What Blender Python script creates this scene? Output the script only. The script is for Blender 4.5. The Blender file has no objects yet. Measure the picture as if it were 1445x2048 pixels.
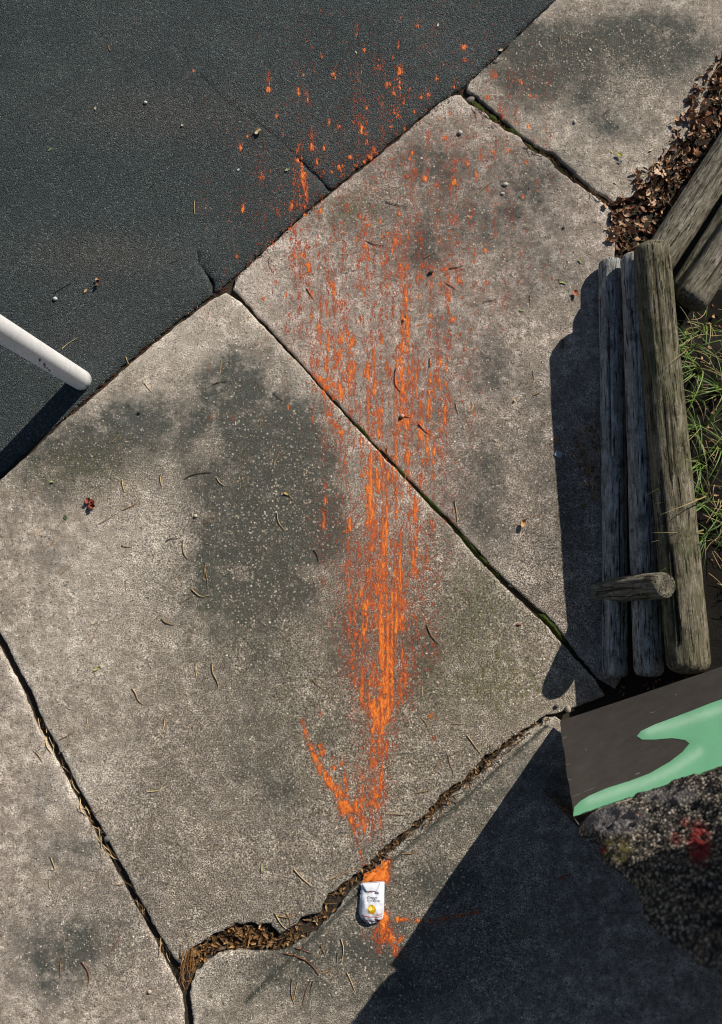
import bpy, math, random
import numpy as np
from mathutils import Vector, Matrix
from mathutils.bvhtree import BVHTree
from mathutils.geometry import delaunay_2d_cdt

S = bpy.context.scene
C = S.collection

# ------------------------------------------------------------------ camera, light, exposure
H = 4.2                                   # camera height above the path (a first floor landing)
TILT = math.atan(176 / 1915.0)
cam_d = bpy.data.cameras.new('camera')
cam = bpy.data.objects.new('camera', cam_d); C.objects.link(cam)
cam.location = (0, 0, H); cam.rotation_euler = (TILT, 0, 0)
cam_d.sensor_fit = 'HORIZONTAL'; cam_d.sensor_width = 24 * 1445 / 1313.0; cam_d.lens = 35
cam_d.clip_start = 0.05; cam_d.clip_end = 500
cam_d.dof.use_dof = True; cam_d.dof.focus_distance = 4.2; cam_d.dof.aperture_fstop = 2.2
S.camera = cam

SUN_EL = math.radians(35)
SH = Vector((-0.64, -0.768, 0)).normalized()          # direction in which shadows fall
sun_d = bpy.data.lights.new('sun', 'SUN'); sun = bpy.data.objects.new('sun', sun_d); C.objects.link(sun)
sun_d.energy = 5.0; sun_d.angle = math.radians(0.5); sun_d.color = (1.0, 0.93, 0.83)
tos = Vector((-SH.x * math.cos(SUN_EL), -SH.y * math.cos(SUN_EL), math.sin(SUN_EL)))
sun.rotation_euler = tos.to_track_quat('Z', 'Y').to_euler(); sun.location = (4, 5, 6)

W = bpy.data.worlds.new('World'); S.world = W; W.use_nodes = True
wn = W.node_tree; bg = wn.nodes['Background']
sky = wn.nodes.new('ShaderNodeTexSky'); sky.sky_type = 'NISHITA'; sky.sun_disc = False
sky.sun_elevation = SUN_EL; sky.sun_rotation = math.atan2(-SH.x, -SH.y); sky.air_density = .75; sky.dust_density = .3; sky.ozone_density = .7
wn.links.new(sky.outputs[0], bg.inputs[0]); bg.inputs[1].default_value = 0.062
S.view_settings.view_transform = 'Standard'; S.view_settings.look = 'None'
S.view_settings.gamma = 1.0; S.view_settings.use_curve_mapping = False
S.view_settings.exposure = 0.0
S.render.engine = 'CYCLES'; S.cycles.filter_width = 1.05

rng = np.random.default_rng(7)
R = random.Random(11)
F = 1915.0
ct, st = math.cos(TILT), math.sin(TILT)

def at(px, py, z=0.0):
    """point of the place at height z seen at photograph pixel px, py (works on arrays)"""
    x = (np.asarray(px, float) - 722.5) / F; y = -(np.asarray(py, float) - 1024.0) / F
    Y = y * ct + st; Z = y * st - ct
    t = (z - H) / Z
    return x * t, Y * t
def A(px, py, z=0.0):
    x, y = at(px, py, z); return Vector((float(x), float(y), z))
def topx(X, Y, Z=0.0):
    """photograph pixel of world points"""
    dx = np.asarray(X, float); dy = np.asarray(Y, float); dz = np.asarray(Z, float) - H
    yc = dy * ct + dz * st; zc = -dy * st + dz * ct
    return 722.5 + F * dx / -zc, 1024.0 - F * yc / -zc
def at_plane(px, py, p0, n):
    d = Vector(((px - 722.5) / F, 0, 0)); y = -(py - 1024.0) / F
    d.y = y * ct + st; d.z = y * st - ct
    o = Vector((0, 0, H)); t = (p0 - o).dot(n) / d.dot(n)
    return o + d * t

# ------------------------------------------------------------------ noise in numpy
_lat = rng.random((256, 256))
def vnoise(x, y, seed=0):
    x = np.asarray(x, float) + seed * 17.3; y = np.asarray(y, float) + seed * 9.7
    xi = np.floor(x).astype(int); yi = np.floor(y).astype(int)
    fx = x - xi; fy = y - yi; fx = fx * fx * (3 - 2 * fx); fy = fy * fy * (3 - 2 * fy)
    g = lambda a, b: _lat[a & 255, b & 255]
    return (g(xi, yi) * (1 - fx) + g(xi + 1, yi) * fx) * (1 - fy) + (g(xi, yi + 1) * (1 - fx) + g(xi + 1, yi + 1) * fx) * fy
def fbm(x, y, seed=0, o=4):
    s = 0; a = 0.5; f = 1.0; t = 0
    for k in range(o):
        s = s + a * vnoise(np.asarray(x) * f, np.asarray(y) * f, seed + k * 3); t += a; a *= .5; f *= 2.03
    return s / t

# ------------------------------------------------------------------ materials
def mat(name):
    m = bpy.data.materials.new(name); m.use_nodes = True
    nt = m.node_tree; b = nt.nodes['Principled BSDF']; b.inputs['Specular IOR Level'].default_value = 0.3
    return m, nt, b
def N(nt, t, **kw):
    n = nt.nodes.new(t)
    for k, v in kw.items():
        if k.startswith('i_'): n.inputs[k[2:].replace('_', ' ')].default_value = v
        elif k.startswith('n_'): n.inputs[int(k[2:])].default_value = v
        else: setattr(n, k, v)
    return n
def noise(nt, co, scale, detail=4, rough=.6, vec=None):
    n = N(nt, 'ShaderNodeTexNoise'); n.inputs['Scale'].default_value = scale; n.inputs['Detail'].default_value = detail
    n.inputs['Roughness'].default_value = rough; nt.links.new(co, n.inputs['Vector']); return n.outputs['Fac']
def ramp(nt, fac, stops):
    n = N(nt, 'ShaderNodeValToRGB'); e = n.color_ramp.elements
    while len(e) < len(stops): e.new(0.5)
    for el, (p, c) in zip(e, stops):
        el.position = p; el.color = (c, c, c, 1) if isinstance(c, (int, float)) else (*c, 1)
    nt.links.new(fac, n.inputs[0]); return n.outputs[0]
def mix(nt, fac, a, b, mode='MIX'):
    n = N(nt, 'ShaderNodeMix', data_type='RGBA', blend_type=mode)
    for s, v in ((0, fac), (6, a), (7, b)):
        if isinstance(v, (int, float)): n.inputs[s].default_value = v
        elif isinstance(v, tuple): n.inputs[s].default_value = (*v, 1)
        else: nt.links.new(v, n.inputs[s])
    return n.outputs[2]
def M2(nt, op, a, b=0.0, clamp=False):
    n = N(nt, 'ShaderNodeMath', operation=op, use_clamp=clamp)
    for s, v in ((0, a), (1, b)):
        if isinstance(v, (int, float)): n.inputs[s].default_value = v
        else: nt.links.new(v, n.inputs[s])
    return n.outputs[0]
def bump(nt, b, h, dist, strength=1.0, prev=None):
    n = N(nt, 'ShaderNodeBump'); n.inputs['Distance'].default_value = dist; n.inputs['Strength'].default_value = strength
    nt.links.new(h, n.inputs['Height'])
    if prev is not None: nt.links.new(prev, n.inputs['Normal'])
    nt.links.new(n.outputs[0], b.inputs['Normal']); return n.outputs[0]

def ground_coord(nt):
    return N(nt, 'ShaderNodeNewGeometry').outputs['Position']

def concrete_mat():
    m, nt, b = mat('concrete'); L = nt.links
    co = ground_coord(nt)
    at_ = N(nt, 'ShaderNodeAttribute', attribute_name='mask'); sep = N(nt, 'ShaderNodeSeparateColor'); L.new(at_.outputs['Color'], sep.inputs[0])
    stain, moss, agg = sep.outputs[0], sep.outputs[1], sep.outputs[2]; edge = at_.outputs['Alpha']
    nb = noise(nt, co, 5, 8, .62); nm = noise(nt, co, 42, 6, .72); nf = noise(nt, co, 190, 3, .7)
    cloud = noise(nt, co, 14, 7, .68)
    base = mix(nt, ramp(nt, nb, [(.3, 0), (.7, 1)]), (.165, .142, .122), (.245, .214, .188))
    base = mix(nt, ramp(nt, cloud, [(.40, 0.0), (.58, 1.0)]), mix(nt, .75, base, (.105, .09, .075)), base)
    base = mix(nt, ramp(nt, cloud, [(.52, 0.0), (.68, .75)]), base, (.33, .30, .272))
    base = mix(nt, ramp(nt, nm, [(.36, .8), (.50, 0)]), base, (.075, .066, .054))
    base = mix(nt, ramp(nt, nm, [(.55, 0), (.70, .5)]), base, (.34, .31, .28))
    base = mix(nt, edge, base, (.36, .33, .295))
    # dark stains broken up by noise
    sb = M2(nt, 'ADD', M2(nt, 'MULTIPLY', noise(nt, co, 9, 9, .78), 3.4), M2(nt, 'MULTIPLY', noise(nt, co, 60, 5, .8), 2.0))
    sb = M2(nt, 'ADD', sb, M2(nt, 'MULTIPLY', nf, 1.6))
    sm = M2(nt, 'MULTIPLY', stain, M2(nt, 'MULTIPLY', M2(nt, 'SUBTRACT', sb, 2.78), 1.75), True)
    sm = M2(nt, 'MULTIPLY', sm, .93)
    base = mix(nt, sm, base, (.021, .027, .026))
    mo = M2(nt, 'MULTIPLY', moss, ramp(nt, noise(nt, co, 33, 6, .7), [(.4, 0), (.62, 1)]), True)
    base = mix(nt, mo, base, (.068, .068, .022))
    # aggregate: small stones showing through
    v = N(nt, 'ShaderNodeTexVoronoi', feature='F1'); v.inputs['Scale'].default_value = 120
    wn_ = N(nt, 'ShaderNodeTexNoise'); wn_.inputs['Scale'].default_value = 150; wn_.inputs['Detail'].default_value = 2; L.new(co, wn_.inputs['Vector'])
    wv = N(nt, 'ShaderNodeVectorMath', operation='MULTIPLY_ADD'); L.new(wn_.outputs['Color'], wv.inputs[0]); wv.inputs[1].default_value = (.011, .011, .011); L.new(co, wv.inputs[2])
    L.new(wv.outputs[0], v.inputs['Vector'])
    sv = N(nt, 'ShaderNodeSeparateColor'); L.new(v.outputs['Color'], sv.inputs[0])
    pick = M2(nt, 'GREATER_THAN', sv.outputs[0], M2(nt, 'SUBTRACT', .96, M2(nt, 'MULTIPLY', agg, .62)))
    disc = M2(nt, 'MULTIPLY', M2(nt, 'SUBTRACT', M2(nt, 'ADD', .22, M2(nt, 'MULTIPLY', sv.outputs[2], .42)), v.outputs['Distance']), 9.0, True)
    peb = M2(nt, 'MULTIPLY', pick, disc, True)
    pcol = ramp(nt, sv.outputs[1], [(0, (.06, .052, .042)), (.35, (.13, .112, .092)), (.7, (.19, .168, .14)), (.93, (.27, .243, .21)), (1, (.40, .37, .325))])
    # matrix between the stones is darker where the cement has worn away
    base = mix(nt, M2(nt, 'MULTIPLY', agg, ramp(nt, nf, [(.42, .95), (.60, 0)])), base, (.045, .040, .032))
    pits = M2(nt, 'MULTIPLY', M2(nt, 'LESS_THAN', sv.outputs[0], .10), ramp(nt, v.outputs['Distance'], [(.2, .85), (.4, 0)]))
    base = mix(nt, pits, base, (.04, .036, .03))
    base = mix(nt, M2(nt, 'MULTIPLY', peb, M2(nt, 'SUBTRACT', .85, M2(nt, 'MULTIPLY', sm, .15))), base, pcol)
    # single larger pale stones
    v2 = N(nt, 'ShaderNodeTexVoronoi', feature='F1'); v2.inputs['Scale'].default_value = 48; L.new(co, v2.inputs['Vector'])
    s2 = N(nt, 'ShaderNodeSeparateColor'); L.new(v2.outputs['Color'], s2.inputs[0])
    big = M2(nt, 'MULTIPLY', M2(nt, 'GREATER_THAN', s2.outputs[0], M2(nt, 'SUBTRACT', .985, M2(nt, 'MULTIPLY', agg, .1))), ramp(nt, v2.outputs['Distance'], [(.18, 1), (.28, 0)]))
    base = mix(nt, M2(nt, 'MULTIPLY', big, .6), base, (.28, .25, .21))
    wear = M2(nt, 'ADD', .30, M2(nt, 'MULTIPLY', ramp(nt, M2(nt, 'ADD', M2(nt, 'MULTIPLY', agg, .45), cloud), [(.45, 0), (.85, 1)]), .7))
    gr_ = mix(nt, wear, (.66, .66, .66), ramp(nt, nf, [(.34, .25), (.66, 1.05)]))
    grain = N(nt, 'ShaderNodeVectorMath', operation='SCALE'); L.new(mix(nt, 1.0, base, gr_, 'MULTIPLY'), grain.inputs[0]); grain.inputs['Scale'].default_value = 3.3
    tint = N(nt, 'ShaderNodeVectorMath', operation='MULTIPLY'); L.new(grain.outputs[0], tint.inputs[0]); L.new(N(nt, 'ShaderNodeObjectInfo').outputs['Color'], tint.inputs[1]); grain = tint
    L.new(grain.outputs[0], b.inputs['Base Color']); b.inputs['Roughness'].default_value = .88
    h = M2(nt, 'ADD', M2(nt, 'MULTIPLY', peb, .9), M2(nt, 'MULTIPLY', nm, 1.5))
    h = M2(nt, 'ADD', h, M2(nt, 'MULTIPLY', nf, 1.0)); h = M2(nt, 'SUBTRACT', h, pits); h = M2(nt, 'ADD', h, big)
    bump(nt, b, h, .0042, 1.0)
    return m

def asphalt_mat():
    m, nt, b = mat('asphalt'); L = nt.links; co = ground_coord(nt)
    at_ = N(nt, 'ShaderNodeAttribute', attribute_name='mask'); sep = N(nt, 'ShaderNodeSeparateColor'); L.new(at_.outputs['Color'], sep.inputs[0])
    v = N(nt, 'ShaderNodeTexVoronoi', feature='F1'); v.inputs['Scale'].default_value = 175; L.new(co, v.inputs['Vector'])
    sv = N(nt, 'ShaderNodeSeparateColor'); L.new(v.outputs['Color'], sv.inputs[0])
    nb = noise(nt, co, 2.2, 7, .6); nm = noise(nt, co, 40, 6, .7); nf = noise(nt, co, 230, 2, .6)
    base = mix(nt, ramp(nt, nb, [(.35, 0), (.68, 1)]), (.032, .044, .045), (.052, .065, .064))
    base = mix(nt, M2(nt, 'MULTIPLY', sep.outputs[0], ramp(nt, nm, [(.3, .3), (.65, 1)])), base, (.082, .078, .070))
    base = mix(nt, 1.0, base, ramp(nt, sv.outputs[0], [(0, .6), (.6, 1.0), (.9, 1.35), (1, 2.6)]), 'MULTIPLY')
    base = mix(nt, 1.0, base, ramp(nt, nf, [(.3, .5), (.7, 1.5)]), 'MULTIPLY')
    base = mix(nt, sep.outputs[1], base, (.012, .014, .014))
    base = mix(nt, M2(nt, 'MULTIPLY', M2(nt, 'GREATER_THAN', sv.outputs[1], .985), ramp(nt, v.outputs['Distance'], [(.3, .8), (.45, 0)])), base, (.3, .29, .26))
    L.new(base, b.inputs['Base Color']); b.inputs['Roughness'].default_value = .72; b.inputs['Specular IOR Level'].default_value = .32
    h = M2(nt, 'SUBTRACT', M2(nt, 'MULTIPLY', sv.outputs[2], .55), M2(nt, 'MULTIPLY', v.outputs['Distance'], 1.5)); h = M2(nt, 'ADD', h, M2(nt, 'MULTIPLY', nf, .8))
    bump(nt, b, h, .0026, 1.0)
    return m

def soil_mat(name='soil', dark=(.018, .015, .011), light=(.06, .048, .034)):
    m, nt, b = mat(name); co = ground_coord(nt)
    base = mix(nt, noise(nt, co, 60, 6, .75), dark, light)
    nt.links.new(base, b.inputs['Base Color']); b.inputs['Roughness'].default_value = 1
    bump(nt, b, noise(nt, co, 110, 6, .8), .02, 1.0); return m

def wood_mat(name, dark, mid, light, green=0.0):
    m, nt, b = mat(name); L = nt.links
    tc = N(nt, 'ShaderNodeTexCoord').outputs['Object']
    mp = N(nt, 'ShaderNodeMapping'); mp.inputs['Scale'].default_value = (1, 1, .09); L.new(tc, mp.inputs[0])
    mp2 = N(nt, 'ShaderNodeMapping'); mp2.inputs['Scale'].default_value = (1, 1, .22); L.new(tc, mp2.inputs[0])
    g = noise(nt, mp.outputs[0], 190, 6, .7); g2 = noise(nt, mp2.outputs[0], 60, 6, .65); blot = noise(nt, tc, 16, 6, .7)
    base = mix(nt, ramp(nt, g, [(.42, 0), (.57, 1)]), tuple(.5 * (a + b_) for a, b_ in zip(dark, mid)), mid)
    base = mix(nt, ramp(nt, g2, [(.48, 0), (.64, .7)]), base, light)
    base = mix(nt, ramp(nt, blot, [(.36, .7), (.50, 0)]), base, tuple(c * .5 for c in dark))
    mp3 = N(nt, 'ShaderNodeMapping'); mp3.inputs['Scale'].default_value = (1, 1, .09); L.new(tc, mp3.inputs[0])
    ln = noise(nt, mp3.outputs[0], 95, 3, .5); base = mix(nt, ramp(nt, ln, [(.33, .95), (.40, 0)]), base, tuple(c * .25 for c in dark))
    flake = noise(nt, tc, 75, 5, .75); base = mix(nt, ramp(nt, flake, [(.56, 0), (.66, .6)]), base, light)
    if green: base = mix(nt, M2(nt, 'MULTIPLY', ramp(nt, noise(nt, tc, 7, 5, .6), [(.42, 0), (.62, 1)]), green), base, (.075, .09, .03))
    cr = N(nt, 'ShaderNodeAttribute', attribute_name='crack').outputs['Fac']
    base = mix(nt, cr, base, (.022, .018, .014))
    L.new(base, b.inputs['Base Color']); b.inputs['Roughness'].default_value = .85; b.inputs['Specular IOR Level'].default_value = .15
    h = M2(nt, 'ADD', M2(nt, 'ADD', g, ramp(nt, ln, [(.33, 0), (.42, 1)])), M2(nt, 'MULTIPLY', g2, 1.2)); bump(nt, b, h, .009, 1.0); return m

def plain(name, col, rough=.6, spec=.3, var=.25, scale=60, bmp=0.0, rnd=0.0, sub=0.0):
    m, nt, b = mat(name); L = nt.links; tc = N(nt, 'ShaderNodeTexCoord').outputs['Object']
    n = noise(nt, tc, scale, 5, .65)
    base = mix(nt, ramp(nt, n, [(.3, 0), (.7, 1)]), tuple(c * (1 - var) for c in col), tuple(min(1, c * (1 + var)) for c in col))
    if rnd:
        oi = N(nt, 'ShaderNodeObjectInfo').outputs['Random']
        base = mix(nt, 1.0, base, ramp(nt, oi, [(0, 1 - rnd), (1, 1 + rnd)]), 'MULTIPLY')
    L.new(base, b.inputs['Base Color']); b.inputs['Roughness'].default_value = rough; b.inputs['Specular IOR Level'].default_value = spec
    if bmp: bump(nt, b, n, bmp, 1.0)
    return m

def leaf_mat(name, cols, rough=.55):
    m, nt, b = mat(name); L = nt.links
    tone = N(nt, 'ShaderNodeAttribute', attribute_name='tone').outputs['Fac']
    oi = N(nt, 'ShaderNodeObjectInfo').outputs['Random']
    t = M2(nt, 'FRACT', M2(nt, 'ADD', tone, oi))
    k = len(cols) - 1
    c = ramp(nt, t, [(i / k, cc) for i, cc in enumerate(cols)])
    tc = ground_coord(nt)
    c = mix(nt, 1.0, c, ramp(nt, noise(nt, tc, 160, 4, .7), [(.3, .6), (.7, 1.25)]), 'MULTIPLY')
    L.new(c, b.inputs['Base Color']); b.inputs['Roughness'].default_value = rough; return m

MC = concrete_mat(); MA = asphalt_mat(); MS = soil_mat('soil', (.03, .025, .019), (.11, .09, .066))
MBED = soil_mat('shaded_garden_soil', (.008, .007, .006), (.028, .022, .016))  # soil colour darkened to carry the shade of the hollow behind the logs
DRY = leaf_mat('dry_leaf', [(.50, .30, .15), (.16, .065, .03), (.32, .15, .065), (.66, .46, .30), (.20, .08, .04), (.07, .035, .02), (.46, .27, .15)])
LITTER = leaf_mat('litter_leaf', [(.22, .11, .04), (.05, .026, .014), (.50, .25, .07), (.08, .04, .02), (.56, .36, .17), (.03, .018, .012), (.22, .11, .04)])
GRASS = leaf_mat('grass_blade', [(.045, .12, .02), (.11, .22, .03), (.20, .29, .07), (.035, .07, .015), (.34, .27, .12), (.08, .17, .03)], .45)
TW = plain('dry_twig', (.36, .22, .10), .7, .2, .35, 120, rnd=.3)
TWP = plain('pale_twig', (.62, .46, .24), .7, .2, .3, 120, rnd=.3)
TWD = plain('dark_twig', (.055, .038, .024), .8, .2, .35, 120, rnd=.3)
TWM = plain('litter_twig', (.15, .09, .045), .8, .2, .45, 120)
MOSS = plain('moss', (.048, .066, .014), .95, .1, .6, 90, .01)

# ------------------------------------------------------------------ object helpers
def meshobj(name, verts, faces, material, parent=None, smooth=False, attrs=None, mats=None, midx=None):
    me = bpy.data.meshes.new(name)
    me.from_pydata([tuple(map(float, v)) for v in verts] if not isinstance(verts, np.ndarray) else verts.tolist(), [], faces if isinstance(faces, list) else faces.tolist())
    for mm in (mats or [material]): me.materials.append(mm)
    if midx is not None: me.polygons.foreach_set('material_index', midx)
    if smooth: me.polygons.foreach_set('use_smooth', [True] * len(me.polygons))
    if attrs:
        for k, (typ, arr) in attrs.items():
            a = me.attributes.new(k, typ, 'POINT')
            a.data.foreach_set('color' if typ == 'FLOAT_COLOR' else 'value', np.asarray(arr, dtype=np.float32).ravel())
    me.update()
    o = bpy.data.objects.new(name, me); C.objects.link(o)
    if parent is not None: o.parent = parent
    return o
def tag(o, label=None, cat=None, group=None, kind=None):
    if label: o['label'] = label
    if cat: o['category'] = cat
    if group: o['group'] = group
    if kind: o['kind'] = kind
    return o
def empty(name, loc=(0, 0, 0)):
    o = bpy.data.objects.new(name, None); C.objects.link(o); o.location = loc; o.empty_display_size = .05; return o
def local(o, root):           # put a mesh built in world coordinates under a root
    o.parent = root; o.matrix_parent_inverse = Matrix.Identity(4)
    o.data.transform(Matrix.Translation(-root.location)); return o

# ------------------------------------------------------------------ paving as real slabs
def densify(poly, step=6.0):
    out = []
    n = len(poly)
    for i in range(n):
        a = np.array(poly[i], float); b = np.array(poly[(i + 1) % n], float)
        k = max(1, int(np.hypot(*(b - a)) / step))
        for j in range(k): out.append(a + (b - a) * j / k)
    return np.array(out)
def inside(px, py, poly):
    px = np.asarray(px); py = np.asarray(py); r = np.zeros(px.shape, bool); n = len(poly); j = n - 1
    for i in range(n):
        xi, yi = poly[i]; xj, yj = poly[j]
        if yi != yj:
            c = ((yi > py) != (yj > py)) & (px < (xj - xi) * (py - yi) / (yj - yi) + xi)
            r ^= c
        j = i
    return r
def seg_dist(P, Q):
    """distance of points P to closed polyline Q"""
    best = np.full(len(P), 1e9)
    A0 = Q; B0 = np.roll(Q, -1, 0); D = B0 - A0; L2 = (D ** 2).sum(1) + 1e-12
    for s in range(0, len(P), 4000):
        p = P[s:s + 4000, None, :]
        t = np.clip(((p - A0) * D).sum(2) / L2, 0, 1)
        d = np.sqrt(((p - A0 - t[..., None] * D) ** 2).sum(2)).min(1)
        best[s:s + 4000] = d
    return best
def masks(px, py, items):
    m = np.zeros(px.shape)
    for (cx, cy, sx, sy, amp) in items:
        m = m + amp * np.exp(-.5 * (((px - cx) / sx) ** 2 + ((py - cy) / sy) ** 2))
    return m
STAIN = [(470, 780, 45, 45, .75), (520, 850, 60, 60, .8), (590, 925, 42, 60, 1.0), (560, 1010, 60, 60, 1.0), (480, 1040, 55, 70, .9), (520, 1150, 75, 60, .95),
         (610, 1110, 50, 50, .9), (440, 1175, 50, 40, .55), (400, 900, 50, 50, .5), (330, 850, 60, 30, .4), (170, 905, 70, 28, .75), (105, 930, 50, 30, .7), (230, 850, 70, 30, .5),
         (650, 1040, 22, 60, .55), (500, 1290, 50, 40, .25), (550, 1420, 45, 50, .22), (575, 1570, 40, 50, .38), (490, 1500, 30, 40, .25), (700, 1300, 30, 60, .35),
         (830, 1320, 40, 50, .45), (960, 1230, 50, 40, .3), (140, 1000, 30, 16, .2), (110, 1100, 20, 24, .2), (640, 1480, 40, 40, .15),
         (850, 320, 80, 34, .35), (700, 420, 50, 24, .5), (790, 480, 60, 30, .25), (840, 520, 40, 40, .3), (900, 620, 40, 40, .15), (970, 420, 70, 50, .35), (1060, 360, 60, 50, .3),
         (980, 740, 30, 40, .28), (965, 930, 36, 50, .32), (870, 830, 30, 40, .18), (1085, 850, 30, 80, .14), (1120, 1000, 40, 120, .2), (960, 1050, 50, 40, .3), (1090, 560, 60, 60, .2),
         (1150, 80, 140, 26, .9), (1080, 120, 60, 36, .75), (1190, 185, 40, 35, .5), (1280, 100, 60, 30, .5), (1230, 250, 40, 25, .3), (1040, 170, 40, 40, .4), (1350, 90, 50, 50, .35),
         (120, 1920, 60, 50, .7), (90, 1590, 20, 20, .4), (240, 1830, 40, 40, .3), (150, 1680, 50, 40, .25),
         (650, 1890, 80, 60, .45), (840, 1790, 90, 60, .5), (950, 1650, 60, 50, .3), (760, 1960, 90, 50, .5), (520, 1960, 60, 40, .2), (1060, 1560, 50, 40, .3)]
MOSSY = [(940, 1260, 70, 70, .7), (1010, 1370, 80, 50, .8), (880, 1420, 90, 60, .45), (160, 930, 80, 30, .45), (700, 415, 40, 22, .7), (620, 1450, 90, 90, .25), (960, 1180, 40, 30, .5), (760, 1560, 90, 60, .25),
         (520, 1250, 120, 120, .2), (240, 1340, 60, 60, .12)]
AGG = [(600, 1360, 240, 190, .8), (620, 1600, 210, 130, .9), (400, 1700, 130, 110, .75), (820, 1470, 160, 120, .6), (560, 980, 170, 180, .7), (700, 1900, 200, 120, .95), (950, 1250, 140, 120, .5),
       (1200, 120, 160, 60, .9), (820, 400, 160, 110, .6), (150, 930, 150, 60, .7), (960, 900, 100, 150, .5), (1080, 1100, 60, 150, .3), (200, 1900, 120, 100, .45), (900, 1800, 200, 150, .6),
       (1150, 1000, 60, 250, .45), (300, 1150, 60, 60, .2)]
LIGHT = [(870, 1640, 14, 14, .4), (800, 1700, 16, 12, .45), (930, 1585, 16, 14, .4), (990, 1530, 16, 12, .4), (1060, 1475, 20, 12, .4), (680, 1812, 14, 12, .4), (600, 1885, 20, 8, .4), (470, 1912, 60, 8, .35), (394, 1960, 8, 40, .4), (930, 1090, 14, 16, .4), (830, 1000, 16, 14, .4), (1010, 1180, 14, 12, .3), (730, 890, 14, 14, .35), (500, 650, 14, 14, .3), (290, 840, 60, 60, .2), (420, 690, 50, 60, .25), (330, 700, 70, 25, .2), (600, 780, 60, 60, .35), (680, 950, 45, 60, .3), (520, 560, 40, 40, .35), (600, 480, 60, 20, .25), (1250, 130, 60, 30, .35), (1150, 240, 60, 40, .15),
         (250, 1130, 90, 80, .3), (170, 1300, 90, 60, .25), (320, 1030, 40, 60, .25), (700, 640, 60, 60, .15), (1120, 700, 40, 80, .1), (150, 1560, 50, 40, .25), (230, 1560, 30, 60, .25), (450, 1880, 40, 30, .1),
         (1040, 1130, 25, 30, .3), (800, 1010, 40, 30, .2), (880, 200, 30, 20, .3), (420, 1960, 60, 30, .2), (960, 130, 30, 30, .3), (820, 1650, 40, 20, .15)]
ALIGHT = [(200, 510, 110, 35, .9), (330, 225, 150, 40, .7), (130, 680, 80, 50, .35), (270, 640, 90, 50, .25), (520, 330, 80, 60, .2), (300, 90, 120, 60, .12), (90, 860, 40, 30, .3), (640, 240, 100, 80, .12)]

def und(x, y):
    return (fbm(x * 3.1, y * 3.1, 5, 3) - .5) * .010 + (fbm(x * 22, y * 22, 9, 3) - .5) * .0028

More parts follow.
